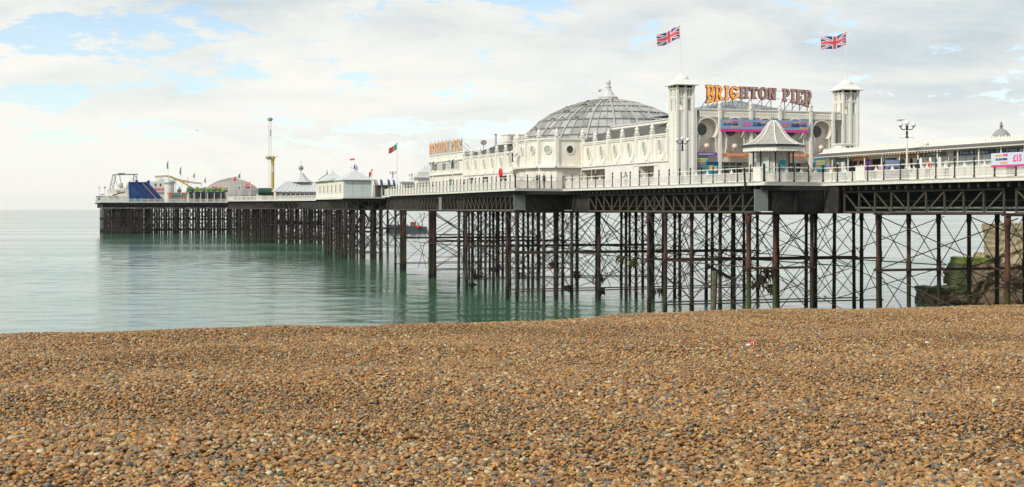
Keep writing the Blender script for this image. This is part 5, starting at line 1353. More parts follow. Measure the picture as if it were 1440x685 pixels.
while z < H-1.3:
    for p, q in (((-.45,-.45),(.45,-.45)),((.45,-.45),(.45,.45)),((.45,.45),(-.45,.45)),((-.45,.45),(-.45,-.45))): m.tube((p[0],p[1],z),(q[0],q[1],z+1),.03,whiteb,4)
    z += 1.3
m.build('lattice_mast', ro)
for yy, w in ((168, 1), (222, 1.2)):
    z = zP(yy, s, tc); m = MB(); m.lathe([(.3*w,-.6),(.9*w,-.3),(1.0*w,.3),(.5*w,.7)], signgrey, (-.5 if w > 1 else 0,0,z), 12); m.build('gondola', ro)
m = MB(); m.box(-.15,.15,-.6,-.5,H-6,H-3.6,bannerb); m.build('ladder_panel', ro)
tc = tS(383.3, s); ro = pier_thing('ride_column', 'yellow column beside the thin white mast', 'ride', s, tc); H = zP(220.5, s, tc)
m = MB(); m.tube((0,0,0),(0,0,H),.6,yellow,12); m.tube((0,0,H-.9),(0,0,H),.95,yellow,12); m.build('column', ro); m = MB(); m.box(-.5,.5,-.62,-.55,H-5.5,H-3.3,whiteflag); m.box(.2,.5,-.65,-.62,H-5.5,H-3.3,redflag); m.box(-.2,2.0,-.1,.1,H,H+.15,yellow); m.tube((.2,0,H),(.2,0,H+1.5),.04,steel,5); m.build('crosspiece', ro)
s = 510; tc = tS(326, s); ro = pier_thing('dome_hall', 'wide low grey dome behind the green and yellow fairground canopy', 'hall', s, tc)
m = MB(); domem = mat('ribbed_dome_cloth', (.40,.37,.33), .7, var=.08); prof = [(13.2,0),(13.2,1.6),(12.9,3.2),(11.6,5.1),(9.6,7.0),(7.0,8.6),(4.2,9.6),(2.2,9.95),(2.2,10.4),(.1,10.5)]
prof = [(r, z*1.0) for r, z in prof]
m.lathe(prof, domem, n=40); m.build('dome', ro)
m = MB()
for i in range(40):
    a = 2*PI*i/40
    for k in range(1, 7): m.bar((prof[k][0]*math.cos(a),prof[k][0]*math.sin(a),prof[k][1]+.05),(prof[k+1][0]*math.cos(a),prof[k+1][0]*math.sin(a),prof[k+1][1]+.05),.12,.12,signgrey)
m.lathe([(2.3,9.9),(2.3,10.3),(1.2,10.6)], signgrey, n=12); m.build('ribs', ro)

# ------------------------------------------------------------------ funfair on the head
def px_thing(name, label, cat, px, s): return pier_thing(name, label, cat, s, tS(px, s))
# dodgem-like canopy
s = 485; t0, t1 = tS(262.5, s), tS(320, s); ro = pier_thing('fairground_canopy', 'green and yellow crested fairground canopy on the far platform', 'ride', s, t0); Wd = t1-t0
m = MB(); m.box(0,Wd,0,9,4.3,4.7,whiteb); m.build('roof', ro)
m = MB(); rnd = random.Random(5); mute = mat('crest_green', (.13,.30,.20), .6, var=.2); cols = [limegreen, yel, mute, blueflag, mute, yel, limegreen]
n = 26
for i in range(n):
    x0, x1 = Wd*i/n, Wd*(i+1)/n; h = 5.9+.45*math.sin(i*1.25)+.25*rnd.random(); m.plate([(x0,-.2,4.2),(x1,-.2,4.2),(x1,-.3,h-.35),((x0+x1)/2,-.32,h),(x0,-.3,h-.35)],(0,.12,0),cols[i % 7 if rnd.random() < .7 else rnd.randrange(7)])
    m.ball(((x0+x1)/2,-.38,5.0+.4*rnd.random()),.28,rnd.choice(cols),6)
m.box(-.1,Wd+.1,-.36,-.24,4.1,4.3,teal); m.box(-.05,Wd+.05,-.14,-.06,4.2,5.75,mute); m.build('crest_boards', ro)
m = MB()
for i in range(7): x = Wd*i/6; m.box(min(x,Wd-.25),min(x,Wd-.25)+.25,-.1,.15,0,4.2,whiteb)
m.box(0,.9,-.15,.0,0,4.2,whiteb); m.build('posts', ro)
m = MB(); m.box(.2,Wd-.2,5,5.2,0,4.2,mat('ride_backdrop', (.40,.38,.33), .7, var=.35, scale=1.2)); 
for i in range(30): x = .8+(Wd-1.6)*rnd.random(); z = .8+2.2*rnd.random(); m.box(x-.25,x+.25,1.5+2.5*rnd.random(),4.2,z,z+.5,rnd.choice([redbrown, steel, yel, blueflag, white, hullm]))
m.build('machinery', ro)
# orange arched stall
t0, t1 = tS(237, s), tS(261.5, s); ro = pier_thing('stall', 'orange-framed stall with a teal valance left of the fairground canopy', 'stall', s, t0); Wd = t1-t0; peach = mat('peach_paint', (.60,.27,.12), .6)
m = MB(); m.box(0,1.1,-.3,.5,0,3.4,peach); m.box(Wd-1.1,Wd,-.3,.5,0,3.4,peach); m.box(-.5,Wd+.3,-.4,.6,3.4,3.9,peach); m.build('frame', ro)
m = MB(); m.plate([(1.1,-.1,3.4),(Wd-1.1,-.1,3.4),(Wd-1.1,-.6,2.9),(Wd/2,-.8,2.75),(1.1,-.6,2.9)],(0,.1,0),teal); m.build('valance', ro)
m = MB(); m.box(1.1,Wd-1.1,1,1.1,0,3.2,glassg); m.build('back_wall', ro)
ro = px_thing('teacup', 'purple cup with a green top on the roof of the orange stall', 'figure', 252, 486); ro.location.z = DECK+3.9
m = MB(); m.lathe([(.5,0),(.85,.3),(1.0,.9),(.95,1.1)], purple, n=12); m.build('cup', ro); m = MB(); m.lathe([(.7,1.1),(.6,1.5),(.25,1.9),(.05,2.1)], greenflag, n=10); m.ball((0,0,2.3),.25,yel,8); m.build('figure_top', ro)
# blue slide
s = 484; ro = px_thing('slide', 'big deep blue multi-lane slide descending to the right', 'slide', 183, s); K = .29
m = MB(); m.box(0,7.4,3.5,9,0,7.2,blue); m.box(-.1,.7,3.2,9.2,0,8.2,blue); m.box(2.6,3.3,3.2,9.2,7.2,8.9,blue); m.box(7.2,7.9,3.2,9.2,5,8.8,blue); m.box(.2,7.7,8.6,9,7.2,8.2,blue); m.build('platform', ro)
dk = mat('slide_lane_navy', (.008,.03,.10), .7, spec=.2)
for i in range(3):
    m = MB(); x0 = .6+i*2.3; m.plate([(x0,3.5,6.9),(x0+2.2,3.5,6.9),(x0+7.6,-1.5,.3),(x0+5.4,-1.5,.3)],(0,0,-.3),dk); m.build('lane', ro)
for i in range(4):
    m = MB(); x0 = .6+i*2.3; mm = blue if i != 2 else peach
    m.bar((x0,3.4,7.2),(x0+5.4,-1.5,.6),.3,.6,mm if i != 2 else blue); 
    if i == 2: m.bar((x0,3.3,7.55),(x0+5.4,-1.6,.95),.18,.14,peach)
    m.build('lane_wall', ro)
m = MB(); m.plate([(.3,3.4,7.0),(.3,3.4,0),(5.2,-1.3,0),(5.4,-1.5,.3)],(.1,.1,0),blue); m.box(5.5,13.2,-2.6,-1.4,0,.5,blue); m.build('side_skirt', ro)
for x in (.2,.9,1.6): MB().box(x,x+.4,-.2,.1,0,3.6,blue).build('pillar', ro)
# white bar with twin domes
s = 503; ro = px_thing('bar', 'white bar building with twin domed turrets and red lettering behind the blue slide', 'building', 203, s); t0 = tS(203, s); t1 = tS(243, s); Wd = t1-t0
m = MB(); m.box(0,Wd,0,8,0,6.4,whiteb); m.box(0,Wd-3.2,0,6,6.4,8.6,whiteb); m.build('wall', ro)
for x in (4.2,6.2): MB().box(x,x+.6,-.06,0,6.6,7.8,glassd).build('window', ro)
m = MB(); m.box(2,Wd-.6,-.1,0,3.4,4.0,signgrey); m.build('string_course', ro)
m = MB(); m.box(1.5,Wd-2.6,-.16,-.08,4.3,6.3,whiteflag); o = m.build('sign_panel', ro)
text("L BAR", 1.7, redflag, (5.3,-.2,5.3), FRONT, o, bold=.05, width=6.0)
tx = tS(238, s)-t0; m = MB(); m.lathe([(2.2,0),(2.2,7.6),(2.5,7.7)], whiteb, (tx,1,0), 20); m.build('turret', ro)
m = MB(); m.lathe([(2.3,7.7),(2.6,8.3),(2.3,9.0),(1.4,9.5),(.3,9.7),(.15,10.6),(.03,10.9)], mat('silver_dome', (.55,.56,.55), .35), (tx,1,0), 20); m.build('turret_dome', ro)
tx = tS(226.5, s)-t0; m = MB(); m.lathe([(1.6,6.4),(1.6,8.2),(2.0,8.3),(2.1,9.0),(1.6,9.7),(.5,10.1),(.1,10.9)], MATS['silver_dome'], (tx,4,0), 18); m.build('turret_dome', ro)
# frame ride
s = 500; ro = px_thing('frame_ride', 'tall grey steel frame ride with sloping lattice legs at the far left end', 'ride', 152, s); t0 = tS(152, s)
X = lambda px: tS(px, s)-t0; Z = lambda py: zP(py, s, -25)
m = MB()
def truss(mb, p, q, w, mm, n=8, r=.13):
    p, q = Vector(p), Vector(q); d = (q-p); u = Vector((0,1,0)).cross(d.normalized())*w/2; 
    for sg in (-1, 1):
        for yy in (-w/2, w/2): mb.tube(p+u*sg+Vector((0,yy,0)), q+u*sg+Vector((0,yy,0)), r, mm, 5)
    for k in range(n):
        a, b = p+d*k/n, p+d*(k+1)/n; sg = 1 if k % 2 else -1
        for yy in (-w/2, w/2): mb.tube(a+u*sg+Vector((0,yy,0)), b-u*sg+Vector((0,yy,0)), r*.7, mm, 4)
truss(m, (X(155),0,Z(272)), (X(161),0,Z(246.5)), 1.3, steel); m.build('leg', ro)
m = MB(); truss(m, (X(187),0,Z(272)), (X(190.5),0,Z(246.5)), 1.3, steel); m.build('leg', ro)
m = MB(); m.tube((X(159),0,Z(245.8)),(X(194),0,Z(245)),.28,steel,6); m.box(X(166),X(175.5),-.6,.6,Z(244.8),Z(243.2),signgrey); m.tube((X(168),0,Z(245.5)),(X(171),0,Z(262)),.15,steel,5); m.tube((X(161),0,Z(250)),(X(167),0,Z(264)),.08,steel,5); m.tube((X(190),0,Z(246)),(X(176),0,Z(262)),.07,steel,5); m.build('crossbeam', ro)
m = MB(); m.tube((X(168),-1,Z(264)),(X(181),-1,Z(258)),.5,signgrey,10); m.ball((X(177),-1,Z(262)),1.5,whiteb,12); m.ball((X(170.5),-1,Z(261)),1.1,signgrey,10); m.build('gondola_arm', ro)
s = 492; ro = px_thing('ride_station', 'stepped white ride station under the grey steel frame', 'building', 141, s); t0 = tS(141, s); X = lambda px: tS(px, s)-t0; Z = lambda py: zP(py, s, -25)
m = MB(); m.box(X(151),X(183),0,6,0,Z(266),whiteb); m.box(X(141),X(184),-2,0,0,Z(275.5),whiteb); m.build('wall', ro)
m = MB(); m.box(X(164),X(169),-.1,0,Z(271.5),Z(268),signgrey); m.build('window', ro)
m = MB(); m.bar((X(158),-2.2,Z(275)),(X(175),-2.2,Z(270)),.2,.5,redbrown); m.bar((X(141),-2.2,Z(274)),(X(146),-2.2,Z(273.5)),.2,.35,redflag); m.build('handrail', ro)
ro = px_thing('store_cabin', 'small grey cabin on the outer corner of the far platform', 'cabin', 138, 486); m = MB(); m.box(-.8,1.4,-1,1,0,2.2,greywhite); m.box(-1,1.6,-1.2,1.2,2.2,2.4,steel); m.build('body', ro); MB().box(0,.6,-1.05,-1,.8,1.6,glassd).build('window', ro)
for px, lab in ((139.5,'short lamp mast at the left corner of the far platform'),(147.5,'short lamp mast with dark box next to the ride station')):
    r = px_thing('mast', lab, 'mast', px, 488); m = MB(); zz = zP(265, 488, -30); m.tube((0,0,0),(0,0,zz),.07,steel,6); m.build('pole', r); m = MB(); m.box(-.4,.4,-.3,.3,zz,zz+.7,signgrey if px > 145 else cream); m.build('lantern', r)
# yellow coaster track
s = 520; ro = px_thing('roller_coaster', 'yellow and white roller coaster track curving behind the twin domes', 'roller coaster', 218, s); t0 = tS(218, s); X = lambda px: tS(px, s)-t0; Z = lambda py: zP(py, s, -5)
m = MB(); P = [(218,248),(226,247.5),(234,247),(241,248),(247,251),(256,253.5),(264,254.5),(275,256),(283,256.5)]
for k in range(len(P)-1):
    a, b = P[k], P[k+1]; mm = yellow if k < 6 else cream
    for yy in (-.7,.7): m.tube((X(a[0]),yy,Z(a[1])),(X(b[0]),yy,Z(b[1])),.22,mm,6)
    m.tube((X(a[0]),0,Z(a[1]+1.6)),(X(b[0]),0,Z(b[1]+1.6)),.25,cream,6)
    for f in (.0,.33,.66): x = X(a[0])+(X(b[0])-X(a[0]))*f; z = Z(a[1])+(Z(b[1])-Z(a[1]))*f; m.bar((x,-.7,z),(x,.7,z),.12,.12,mm); m.bar((x,0,z),(x,0,z-.5),.1,.1,mm)
m.build('high_track', ro)
m = MB(); P = [(245,250.5),(253,255),(262,260),(270,264)]
for k in range(3):
    a, b = P[k], P[k+1]
    for yy in (-2.7,-1.3): m.tube((X(a[0]),yy,Z(a[1])),(X(b[0]),yy,Z(b[1])),.25,yellow,6)
m.build('low_track', ro)
m = MB()
for px, py in ((226,248),(247,251),(264,248),(283,257)): m.tube((X(px),0,0),(X(px),0,Z(py)),.18,cream,6)
m.tube((X(244),0,Z(252)),(X(256),0,Z(268)),.05,steel,4); m.tube((X(264),0,Z(250)),(X(252),0,Z(266)),.05,steel,4); m.build('supports', ro)

# ------------------------------------------------------------------ barge seen through the piles
ro = thing('work_barge', 'dark work barge with a blue crane on the water behind the piles', 'barge', (-53, 597, 0), 0)
m = MB(); m.plate([(0,0,0),(.3,0,2.2),(-.2,0,3.2),(17,0,2.4),(17.5,0,0)],(0,6,0),hullm); m.build('hull', ro)
m = MB(); m.box(10.2,12.4,1.5,4.5,2.4,4.4,redbrown); m.box(10.0,12.8,1.3,4.7,4.4,4.7,cream); m.box(2,9,1,5,2.8,3.4,signgrey); m.build('cabin', ro)
m = MB(); m.bar((.8,3,2.8),(1.0,3,5.2),.5,.5,blue); m.bar((1.0,3,5.2),(6.8,3,8.2),.35,.45,blue); m.bar((12,3,4.9),(16,3,8.2),.2,.25,steel); m.build('crane', ro)
m = MB(); m.ball((13.7,-.4,2.4),.75,red,10); m.build('red_fender', ro)

# ------------------------------------------------------------------ concrete groyne at right, beyond the neck
def groyne():
    r = thing('sea_wall', 'stepped concrete sea wall with bright green algae behind the right-hand piles', 'sea wall', (45.2, 158, 0), R(2))
    conc = mat('old_concrete', (.40,.33,.21), .9, dirt=(.20,.155,.095), scale=1.6, bump=1.0, bscale=5)
    dark = mat('wet_concrete', (.16,.115,.065), .85, dirt=(.035,.028,.02), scale=1.1, bump=1.0, bscale=2.5)
    alg = mat('green_algae', (.12,.17,.015), .95, dirt=(.075,.09,.02), scale=2.2, bump=.8)
    algd = mat('dull_algae', (.06,.075,.025), .95, dirt=(.05,.035,.02), scale=2.0, bump=.8)
    def rough(name, x0, x1, y0, y1, z0, z1, m, ch=0, ex=0, amp=.16):
        import bmesh
        bm = bmesh.new(); nx = max(3, int((x1-x0)/.22)); nz = max(3, int((z1-z0)/.22))
        mb = MB(); vs = []; fs = []
        for side, yy in ((0, y0), (1, y1)):
            for j in range(nz+1):
                for i in range(nx+1):
                    x = x0+(x1-x0)*i/nx; z = z0+(z1-z0)*j/nz; x += ch*(1-j/nz)*(1-i/nx)
                    n_ = mnoise.noise(Vector((x*.6, yy, z*.6)))*amp*3+mnoise.noise(Vector((x*1.9, yy+z0, z*1.9)))*amp*1.5+mnoise.noise(Vector((x*5, yy, z*5)))*amp*.6
                    vs.append((x+ (n_*.8 if i == 0 else 0), yy-(n_ if side == 0 else 0), z+(n_*.6 if j == nz else 0)))
        o_ = (nx+1)*(nz+1)
        for j in range(nz):
            for i in range(nx):
                a = j*(nx+1)+i; fs.append((a, a+1, a+nx+2, a+nx+1)); fs.append((o_+a, o_+a+nx+1, o_+a+nx+2, o_+a+1))
        for i in range(nx):
            a = nz*(nx+1)+i; fs.append((a, a+1, o_+a+1, o_+a))
        for j in range(nz):
            a = j*(nx+1); fs.append((a, a+nx+1, o_+a+nx+1, o_+a)); a += nx; fs.append((a, a+nx+1, o_+a+nx+1, o_+a))
        mb.add(vs, fs, m); bm.free(); return mb.build(name, r)
    rough('upper_block', 9.3, 40, 2.0, 6, 3.2, 8.75, conc, ch=.7)
    rough('middle_step', 7.9, 40, 1.2, 5, 2.2, 5.35, conc)
    rough('lower_wall', 4.9, 40, 0.6, 4.5, -1, 4.25, dark, ch=-.7, amp=.3)
    rough('algae_top', 5.1, 8.1, .5, 4.5, 4.15, 4.95, alg, ch=-.2, amp=.12)
    rough('algae_patch', 7.8, 9.6, 1.0, 1.4, 4.5, 5.1, algd)
    rough('algae_side', 4.8, 5.5, .35, 4.4, 1.9, 4.2, algd, ch=-.5)
    rough('low_apron', .6, 5.4, -1.0, 3, -1, 1.25, dark, ch=-.3)
    rough('apron_algae', .5, 5.5, -1.1, 3.1, 1.15, 1.75, algd, ch=.0, amp=.12)
    rough('rubble_foot', 1.5, 40, -2.8, 0.6, -1, .35, mat('brown_shingle_rock', (.13,.075,.04), .9, bump=1), amp=.35)
groyne()

# ------------------------------------------------------------------ snagged debris and broken timber under the pier
def debris(s, t, z, size, label, cols, seed):
    rnd = random.Random(seed); m = MB()
    for k in range(int(34*size)):
        p = Vector((rnd.gauss(0,.32)*size, rnd.gauss(0,.22), rnd.gauss(0,.20)*size)); q = p+Vector((rnd.gauss(0,.09), rnd.gauss(0,.06), -.2-abs(rnd.gauss(.1,.3))))*size
        m.tube(p, q, .07+.10*rnd.random(), rnd.choice(cols), 5, .03)
    p = Vector((rnd.uniform(-.9,-.3)*size, 0, .1)); m.bar(p, p+Vector((rnd.uniform(1.0,1.9), 0, rnd.uniform(-.5,.3)))*size, .10, .14, timber)
    o = m.build('snagged_debris', loc=Wp(s, t, z), rot=ROT); tag(o, label, 'debris', 'debris caught on the piles', kind='thing'); return o
weed = mat('dark_weed', (.045,.036,.02), .95); weedg = mat('green_net', (.02,.09,.06), .9); weedo = mat('orange_net', (.28,.075,.03), .9); weedy = mat('ochre_weed', (.16,.11,.03), .9)
DB = [(669,386,73,1.5,[timber,weed],'dark tangle of timber and weed between the second and third pile clusters'),(696,378,73,1.2,[weed,timber],'dark weed bundle on the pile left of the near corner cluster'),
 (664,400,74,.8,[weed],'small weed clump low on a far pile'),(731,386,49,.9,[weedg,weed],'green net scrap on the corner cluster'),(775,371,60,1.0,[weedo,timber],'orange net hanging beyond the corner cluster'),
 (797,404,45,1.2,[timber,weed],'broken plank jutting from the corner cluster foot'),(812,385,60,1.1,[weedy,timber],'ochre weed bundle midway between clusters'),(842,390,60,1.3,[weed,timber,weedg],'large dark net hanging in the middle of the pier'),
 (846,409,48,1.1,[timber,weed],'low tangle of planks near the waterline mid pier'),(873,362,40,.9,[weedy,weed],'mustard coloured weed under the mid beam'),(892,367,22,1.0,[weedy,timber],'yellowish plank snagged on the front pile'),
 (928,408,30,.7,[weed],'small black loop on a back pile'),(1077,384,12,1.5,[weed,timber],'big black weed mass behind the two red piles'),(1065,398,14,1.1,[weed],'ragged black weed low behind the red piles'),(1084,404,8,1.0,[weed],'drooping weed right of the red piles'),(610,381,104,.8,[weedo,weed],'faint reddish scrap on the far cluster')]
for i, (px, py, s, sz, cols, lab) in enumerate(DB):
    t = tS(px, s); D = O[1]+U[1]*s+V[1]*t; debris(s, t, EYE+(291.5-py)*D/2000, sz*.8, lab, cols, i)
s = 14; t = tS(1002, s); ro = pier_thing('broken_timber', 'broken timber post with a sloping beam standing in the water mid pier', 'timber', s, t, 0)
D = O[1]+U[1]*s+V[1]*t; Zw = lambda py: EYE+(291.5-py)*D/2000
m = MB(); m.tube((0,0,-1),(.25,0,Zw(381)),.24,mat('wet_driftwood',(.14,.12,.07),.85,bump=.6),8,.30); m.build('post', ro)
m = MB(); m.bar((-.7,0,Zw(372)),(2.3,.3,Zw(394)),.22,.26,timber)
rnd = random.Random(8)
for k in range(14): f = rnd.random(); p = Vector((-.7+3*f,0,Zw(372)+(Zw(394)-Zw(372))*f)); m.tube(p, p+Vector((rnd.gauss(0,.1),0,-.25-.4*rnd.random())), .07, weed, 4, .02)
m.build('sloping_beam', ro)

# ------------------------------------------------------------------ people
def person(label, s, t, top, legs, face=0.0, h=1.72, hairm=None, z=DECK, bend=0.0, arm=0.3):
    r_ = thing('person', label, 'person', Wp(s, t, z), face)
    k = h/1.72
    J = {'pel':(0,0,.95),'wst':(0,.0,1.12),'chs':(0,-.01,1.36),'nek':(0,-.01,1.50),'hed':(0,-.03,1.60),'top':(0,-.02,1.70),
         'lsh':(.19,0,1.42),'lel':(.24,.02,1.15),'lwr':(.20,-.12-arm*.4,.98+arm*.2),'lhd':(.19,-.19-arm*.4,.95+arm*.25),'rsh':(-.19,0,1.42),'rel':(-.24,.03,1.15),'rwr':(-.21,-.08,.93),'rhd':(-.21,-.11,.84),
         'lhp':(.10,0,.90),'lkn':(.11,-.04,.50),'lan':(.12,.02,.09),'lto':(.13,-.14,.04),'rhp':(-.10,0,.90),'rkn':(-.11,.0,.50),'ran':(-.12,.06,.09),'rto':(-.13,-.10,.04)}
    rad = {'pel':.15,'wst':.135,'chs':.16,'nek':.055,'hed':.095,'top':.07,'lsh':.075,'rsh':.075,'lel':.05,'rel':.05,'lwr':.035,'rwr':.035,'lhd':.04,'rhd':.04,'lhp':.10,'rhp':.10,'lkn':.07,'rkn':.07,'lan':.05,'ran':.05,'lto':.04,'rto':.04}
    E = [('pel','wst'),('wst','chs'),('chs','nek'),('nek','hed'),('hed','top'),('chs','lsh'),('lsh','lel'),('lel','lwr'),('lwr','lhd'),('chs','rsh'),('rsh','rel'),('rel','rwr'),('rwr','rhd'),('pel','lhp'),('lhp','lkn'),('lkn','lan'),('lan','lto'),('pel','rhp'),('rhp','rkn'),('rkn','ran'),('ran','rto')]
    ks = list(J); me = bpy.data.meshes.new('body'); me.from_pydata([tuple(c*k for c in J[a]) for a in ks], [(ks.index(a), ks.index(b)) for a, b in E], [])
    o = bpy.data.objects.new('body', me); C.objects.link(o)
    sk = o.modifiers.new('skin', 'SKIN'); sk.use_smooth_shade = True
    for i, a in enumerate(ks): me.skin_vertices[0].data[i].radius = (rad[a]*k, rad[a]*k*.8); me.skin_vertices[0].data[i].use_root = (i == 0)
    ss = o.modifiers.new('sub', 'SUBSURF'); ss.levels = ss.render_levels = 1
    dg = bpy.context.evaluated_depsgraph_get(); m2 = bpy.data.meshes.new_from_object(o.evaluated_get(dg)); bpy.data.objects.remove(o); m2.name = 'body'
    for mm in (skin, top, legs, hairm or hair, black): m2.materials.append(mm)
    for p in m2.polygons:
        c = p.center/k
        if c.z > 1.53: p.material_index = 3 if (c.z > 1.655 or c.y > .0) else 0
        elif c.z > 1.47 and abs(c.x) < .09: p.material_index = 0
        elif c.z < .10: p.material_index = 4
        elif c.z < .93 and abs(c.x) < .185: p.material_index = 2
        elif c.z < .99+arm*.25 and abs(c.x) > .16 and c.y < -.10: p.material_index = 0
        else: p.material_index = 1
        p.use_smooth = True
    b = bpy.data.objects.new('body', m2); C.objects.link(b); b.parent = r_
    return r_
jb = mat('jacket_black', (.03,.03,.035), .8); jn = mat('jacket_blue', (.07,.11,.20), .8); jr = mat('jacket_red', (.62,.02,.03), .7); jw = mat('top_pale', (.55,.53,.50), .8); jp = mat('top_pink', (.75,.08,.35), .8); jy = mat('jacket_yellow', (.75,.55,.05), .7); dn = mat('denim', (.06,.09,.15), .8)
person('person in blue top leaning by the railing under the round bay', 45.5, -3.9, jn, jb, R(60))
person('person in black jacket beside the one in blue under the round bay', 45.2, -3.2, jb, dn, R(-60))
person('person in red jacket at the second kiosk under the canopy', 1.2, 10.2, jr, jb, R(-40))
person('person with dark top standing beside the price board under the canopy', -.2, 10.4, jb, dn, R(150), hairm=mat('brown_hair',(.12,.05,.02),.7))
person('person in yellow and black jacket behind the railing near the teal sign', 3.4, 8.6, jy, jb, R(90), h=1.5)
person('person in bright pink top in the dark entrance', 20.5, tS(1018,20.5), jp, dn, R(0), h=1.35)
person('person in dark top in the dark entrance left of the shelter', 21.5, tS(1029,21.5), jb, jb, R(20), h=1.6, hairm=MATS['brown_hair'])
person('person in dark jacket walking past the square white end block', 97, -2.0, jb, dn, R(90))
person('person in pale top by the open doorway of the far wing', 82, -1.5, jw, dn, R(-90))
person('distant person in red top on the deck near the green tank', 331, tS(382,331), jr, jb, R(0))
person('distant person in dark top near the lamp before the wide dome', 340, tS(343,340), jb, jb, R(0))
person('distant person seated high on the low kiosk row', 157.5, tS(568.5,157.5), jb, jb, 0, z=DECK+1.2)

for i, (px, s_, lab, tp, lg) in enumerate(((1058, 16, 'person in dark coat by the left side of the bell-roofed shelter', jb, dn), (1140, 14, 'person in pale top right of the bell-roofed shelter', jw, dn), (1008, 17, 'person in denim standing before the teal hoarding', dn, jb),
        (1290, -8.5, 'person in dark coat beneath the white arches', jb, jb), (1305, -8.6, 'person in red top beneath the white arches', jr, dn), (1332, -12, 'person in pale top left of the navy shop signs', jw, jb), (880, 31, 'person in blue jacket walking by the plain near side wall', jn, dn), (652, 80, 'person in red jacket walking by the far wing', jr, dn), (500+40, 158, 'person in dark coat on the set-back deck by the striped hood', jb, jb))):
    tt = 1.2 if px == 880 else -1.6 if px == 652 else (8.9 if px in (1290, 1305, 1332) else tS(px, s_))
    if px in (880, 652, 1290, 1305, 1332): s_ = sT(px, tt)
    person(lab, s_, tt, tp, lg, R(40*i))

# ------------------------------------------------------------------ birds
def gull(label, loc, rot, span=1.2, flying=True, k=1.0, body=gullw, wing=gullg, name='gull', cat='gull', group=None):
    r = thing(name, label, cat, loc, rot, group); m = MB()
    prof = [(.01,-.30),(.05,-.20),(.085,-.05),(.08,.08),(.045,.17),(.05,.22),(.04,.27),(.012,.31),(.008,.36)]
    m.lathe([(a*k, z*k) for a, z in prof], body, n=8)
    M4 = Matrix.Rotation(R(78), 4, 'X'); m.v = [tuple(M4 @ Vector(v)) for v in m.v]; 
    if not flying: m.v = [(x, y, z+.16*k) for x, y, z in m.v]
    m.build('body', r, True)
    w = MB()
    if flying:
        for sg in (-1, 1):
            pts = [(0,.08,.04),(sg*.25*span,.12,.14),(sg*.5*span,-.0,.10),(sg*.25*span,-.06,.12),(0,-.08,.04)]
            w.plate(pts, (0,0,.02), wing)
    else:
        for sg in (-1, 1): w.plate([(sg*.07*k,-.10*k,.20*k),(sg*.08*k,.12*k,.17*k),(sg*.02*k,.30*k,.14*k),(sg*.06*k,.05*k,.10*k)], (sg*.015,0,0), wing)
        w.tube((.03*k,0,0),(.03*k,0,.10*k),.008,yellow,4); w.tube((-.03*k,0,0),(-.03*k,0,.10*k),.008,yellow,4)
    w.build('wings', r); return r
gl = Wp(-8.8, 8.0, DECK); gull('grey and white gull perched on the left globe of the tall lamp', (gl.x-.48, gl.y, DECK+4.66), R(90), flying=False, k=1.25)
gull('lone gull flying over the far end of the pier', ((277-720)/2000*420, 420, EYE+(291.5-183.5)*.21), R(60), 1.9, k=1.6)
gull('small dark bird flying just left of the dome finial', ((843.5-720)/2000*170, 170, EYE+(291.5-128)*.085), R(20), .7, wing=hullm, body=hullm)
gull('gull floating low over the water between the right piles', ((1160-720)/2000*125, 125, EYE-(418-291.5)*.0625), R(80), 1.0)
cx, cy = 64, 13.0; rnd = random.Random(12)
pr = [(12.4,5.2),(11.9,6.0),(11.35,6.75),(10.55,7.7),(9.45,8.75),(7.9,9.75),(6.1,10.55),(4.1,11.2),(2.0,11.62)]
pig = mat('pigeon_grey', (.07,.075,.085), .8); src_p = None
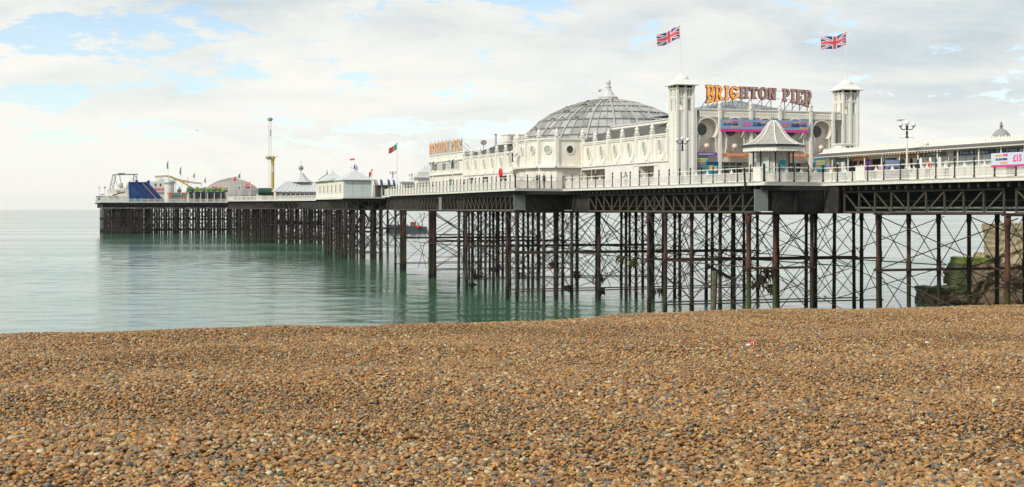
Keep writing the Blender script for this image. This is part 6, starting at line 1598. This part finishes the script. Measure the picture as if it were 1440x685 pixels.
for i in range(16):
    k = rnd.choice([3,4,4,5,5,6,6,7]); a = rnd.gauss(R(200), .35); rr, z = pr[k]
    p = Wp(cy*0+64+rr*math.sin(a), 13+rr*math.cos(a), DECK+z+.12)
    if src_p is None:
        src_p = gull('pigeon perched on the rings of the big ribbed dome', p, 0, flying=False, k=.9, body=pig, wing=pig, name='pigeon', cat='pigeon', group='pigeons on the dome'); c = src_p
    else: c = copy_tree(src_p)
    c.location = p; c.rotation_euler = (0,0,rnd.random()*6)

# ------------------------------------------------------------------ litter on the beach
yb = 15.3; D = 1.56*2000/(491-291.5); x = (1058-720)/2000*D; z = float(zb(np.array([x]), np.array([D]))[0])
ro = thing('drinks_can', 'crumpled red and white drinks can lying on the shingle', 'can', (x, D, z+.05), R(20))
m = MB(); m.lathe([(.016,-.040),(.024,-.036),(.025,.0),(.022,.030),(.017,.036)], red, n=12); M4 = Matrix.Rotation(R(25),4,'Y'); m.v = [tuple(M4 @ Vector(v)) for v in m.v]; m.build('can', ro, True)
m = MB(); m.box(-.004,.004,-.027,-.022,-.028,.028,textw); m.build('label_stripe', ro)
ro = thing('crumpled_paper', 'scrap of white paper beside the red can', 'litter', (x-.045, D-.02, z+.035), 0)
m = MB(); rnd = random.Random(3); m.ball((0,0,0), .022, textw, 7, .6); m.v = [(a+rnd.uniform(-.01,.01), b+rnd.uniform(-.01,.01), c+rnd.uniform(-.008,.008)) for a,b,c in m.v]; m.build('scrap', ro)

D2 = 1.57*2000/(487-291.5); x2 = (1304-720)/2000*D2; z2 = float(zb(np.array([x2]), np.array([D2]))[0])
ro = thing('paper_scrap', 'small flat scrap of pale paper on the shingle far right of the red can', 'litter', (x2, D2, z2+.035), R(15))
m = MB(); m.plate([(-.03,-.012,.0),(.0,-.02,.010),(.033,-.006,.0),(.024,.02,.012),(-.012,.015,.016)], (0,0,.004), textw); m.build('scrap', ro)

# ------------------------------------------------------------------ haze
def haze():
    M = bpy.data.materials.new('sea_haze'); M.use_nodes = True; nt = M.node_tree; N = nt.nodes; N.remove(N['Principled BSDF'])
    v = N.new('ShaderNodeVolumePrincipled'); v.inputs['Color'].default_value = (1,1,1,1); v.inputs['Density'].default_value = HAZE; v.inputs['Anisotropy'].default_value = .2
    nt.links.new(v.outputs[0], N['Material Output'].inputs['Volume'])
    mb = MB(); mb.box(-6200, 6200, -6200, 6200, -4.2, 46, M); tag(mb.build('haze'), 'thin pale sea haze', 'haze', kind='stuff')
HAZE = .00004
haze()
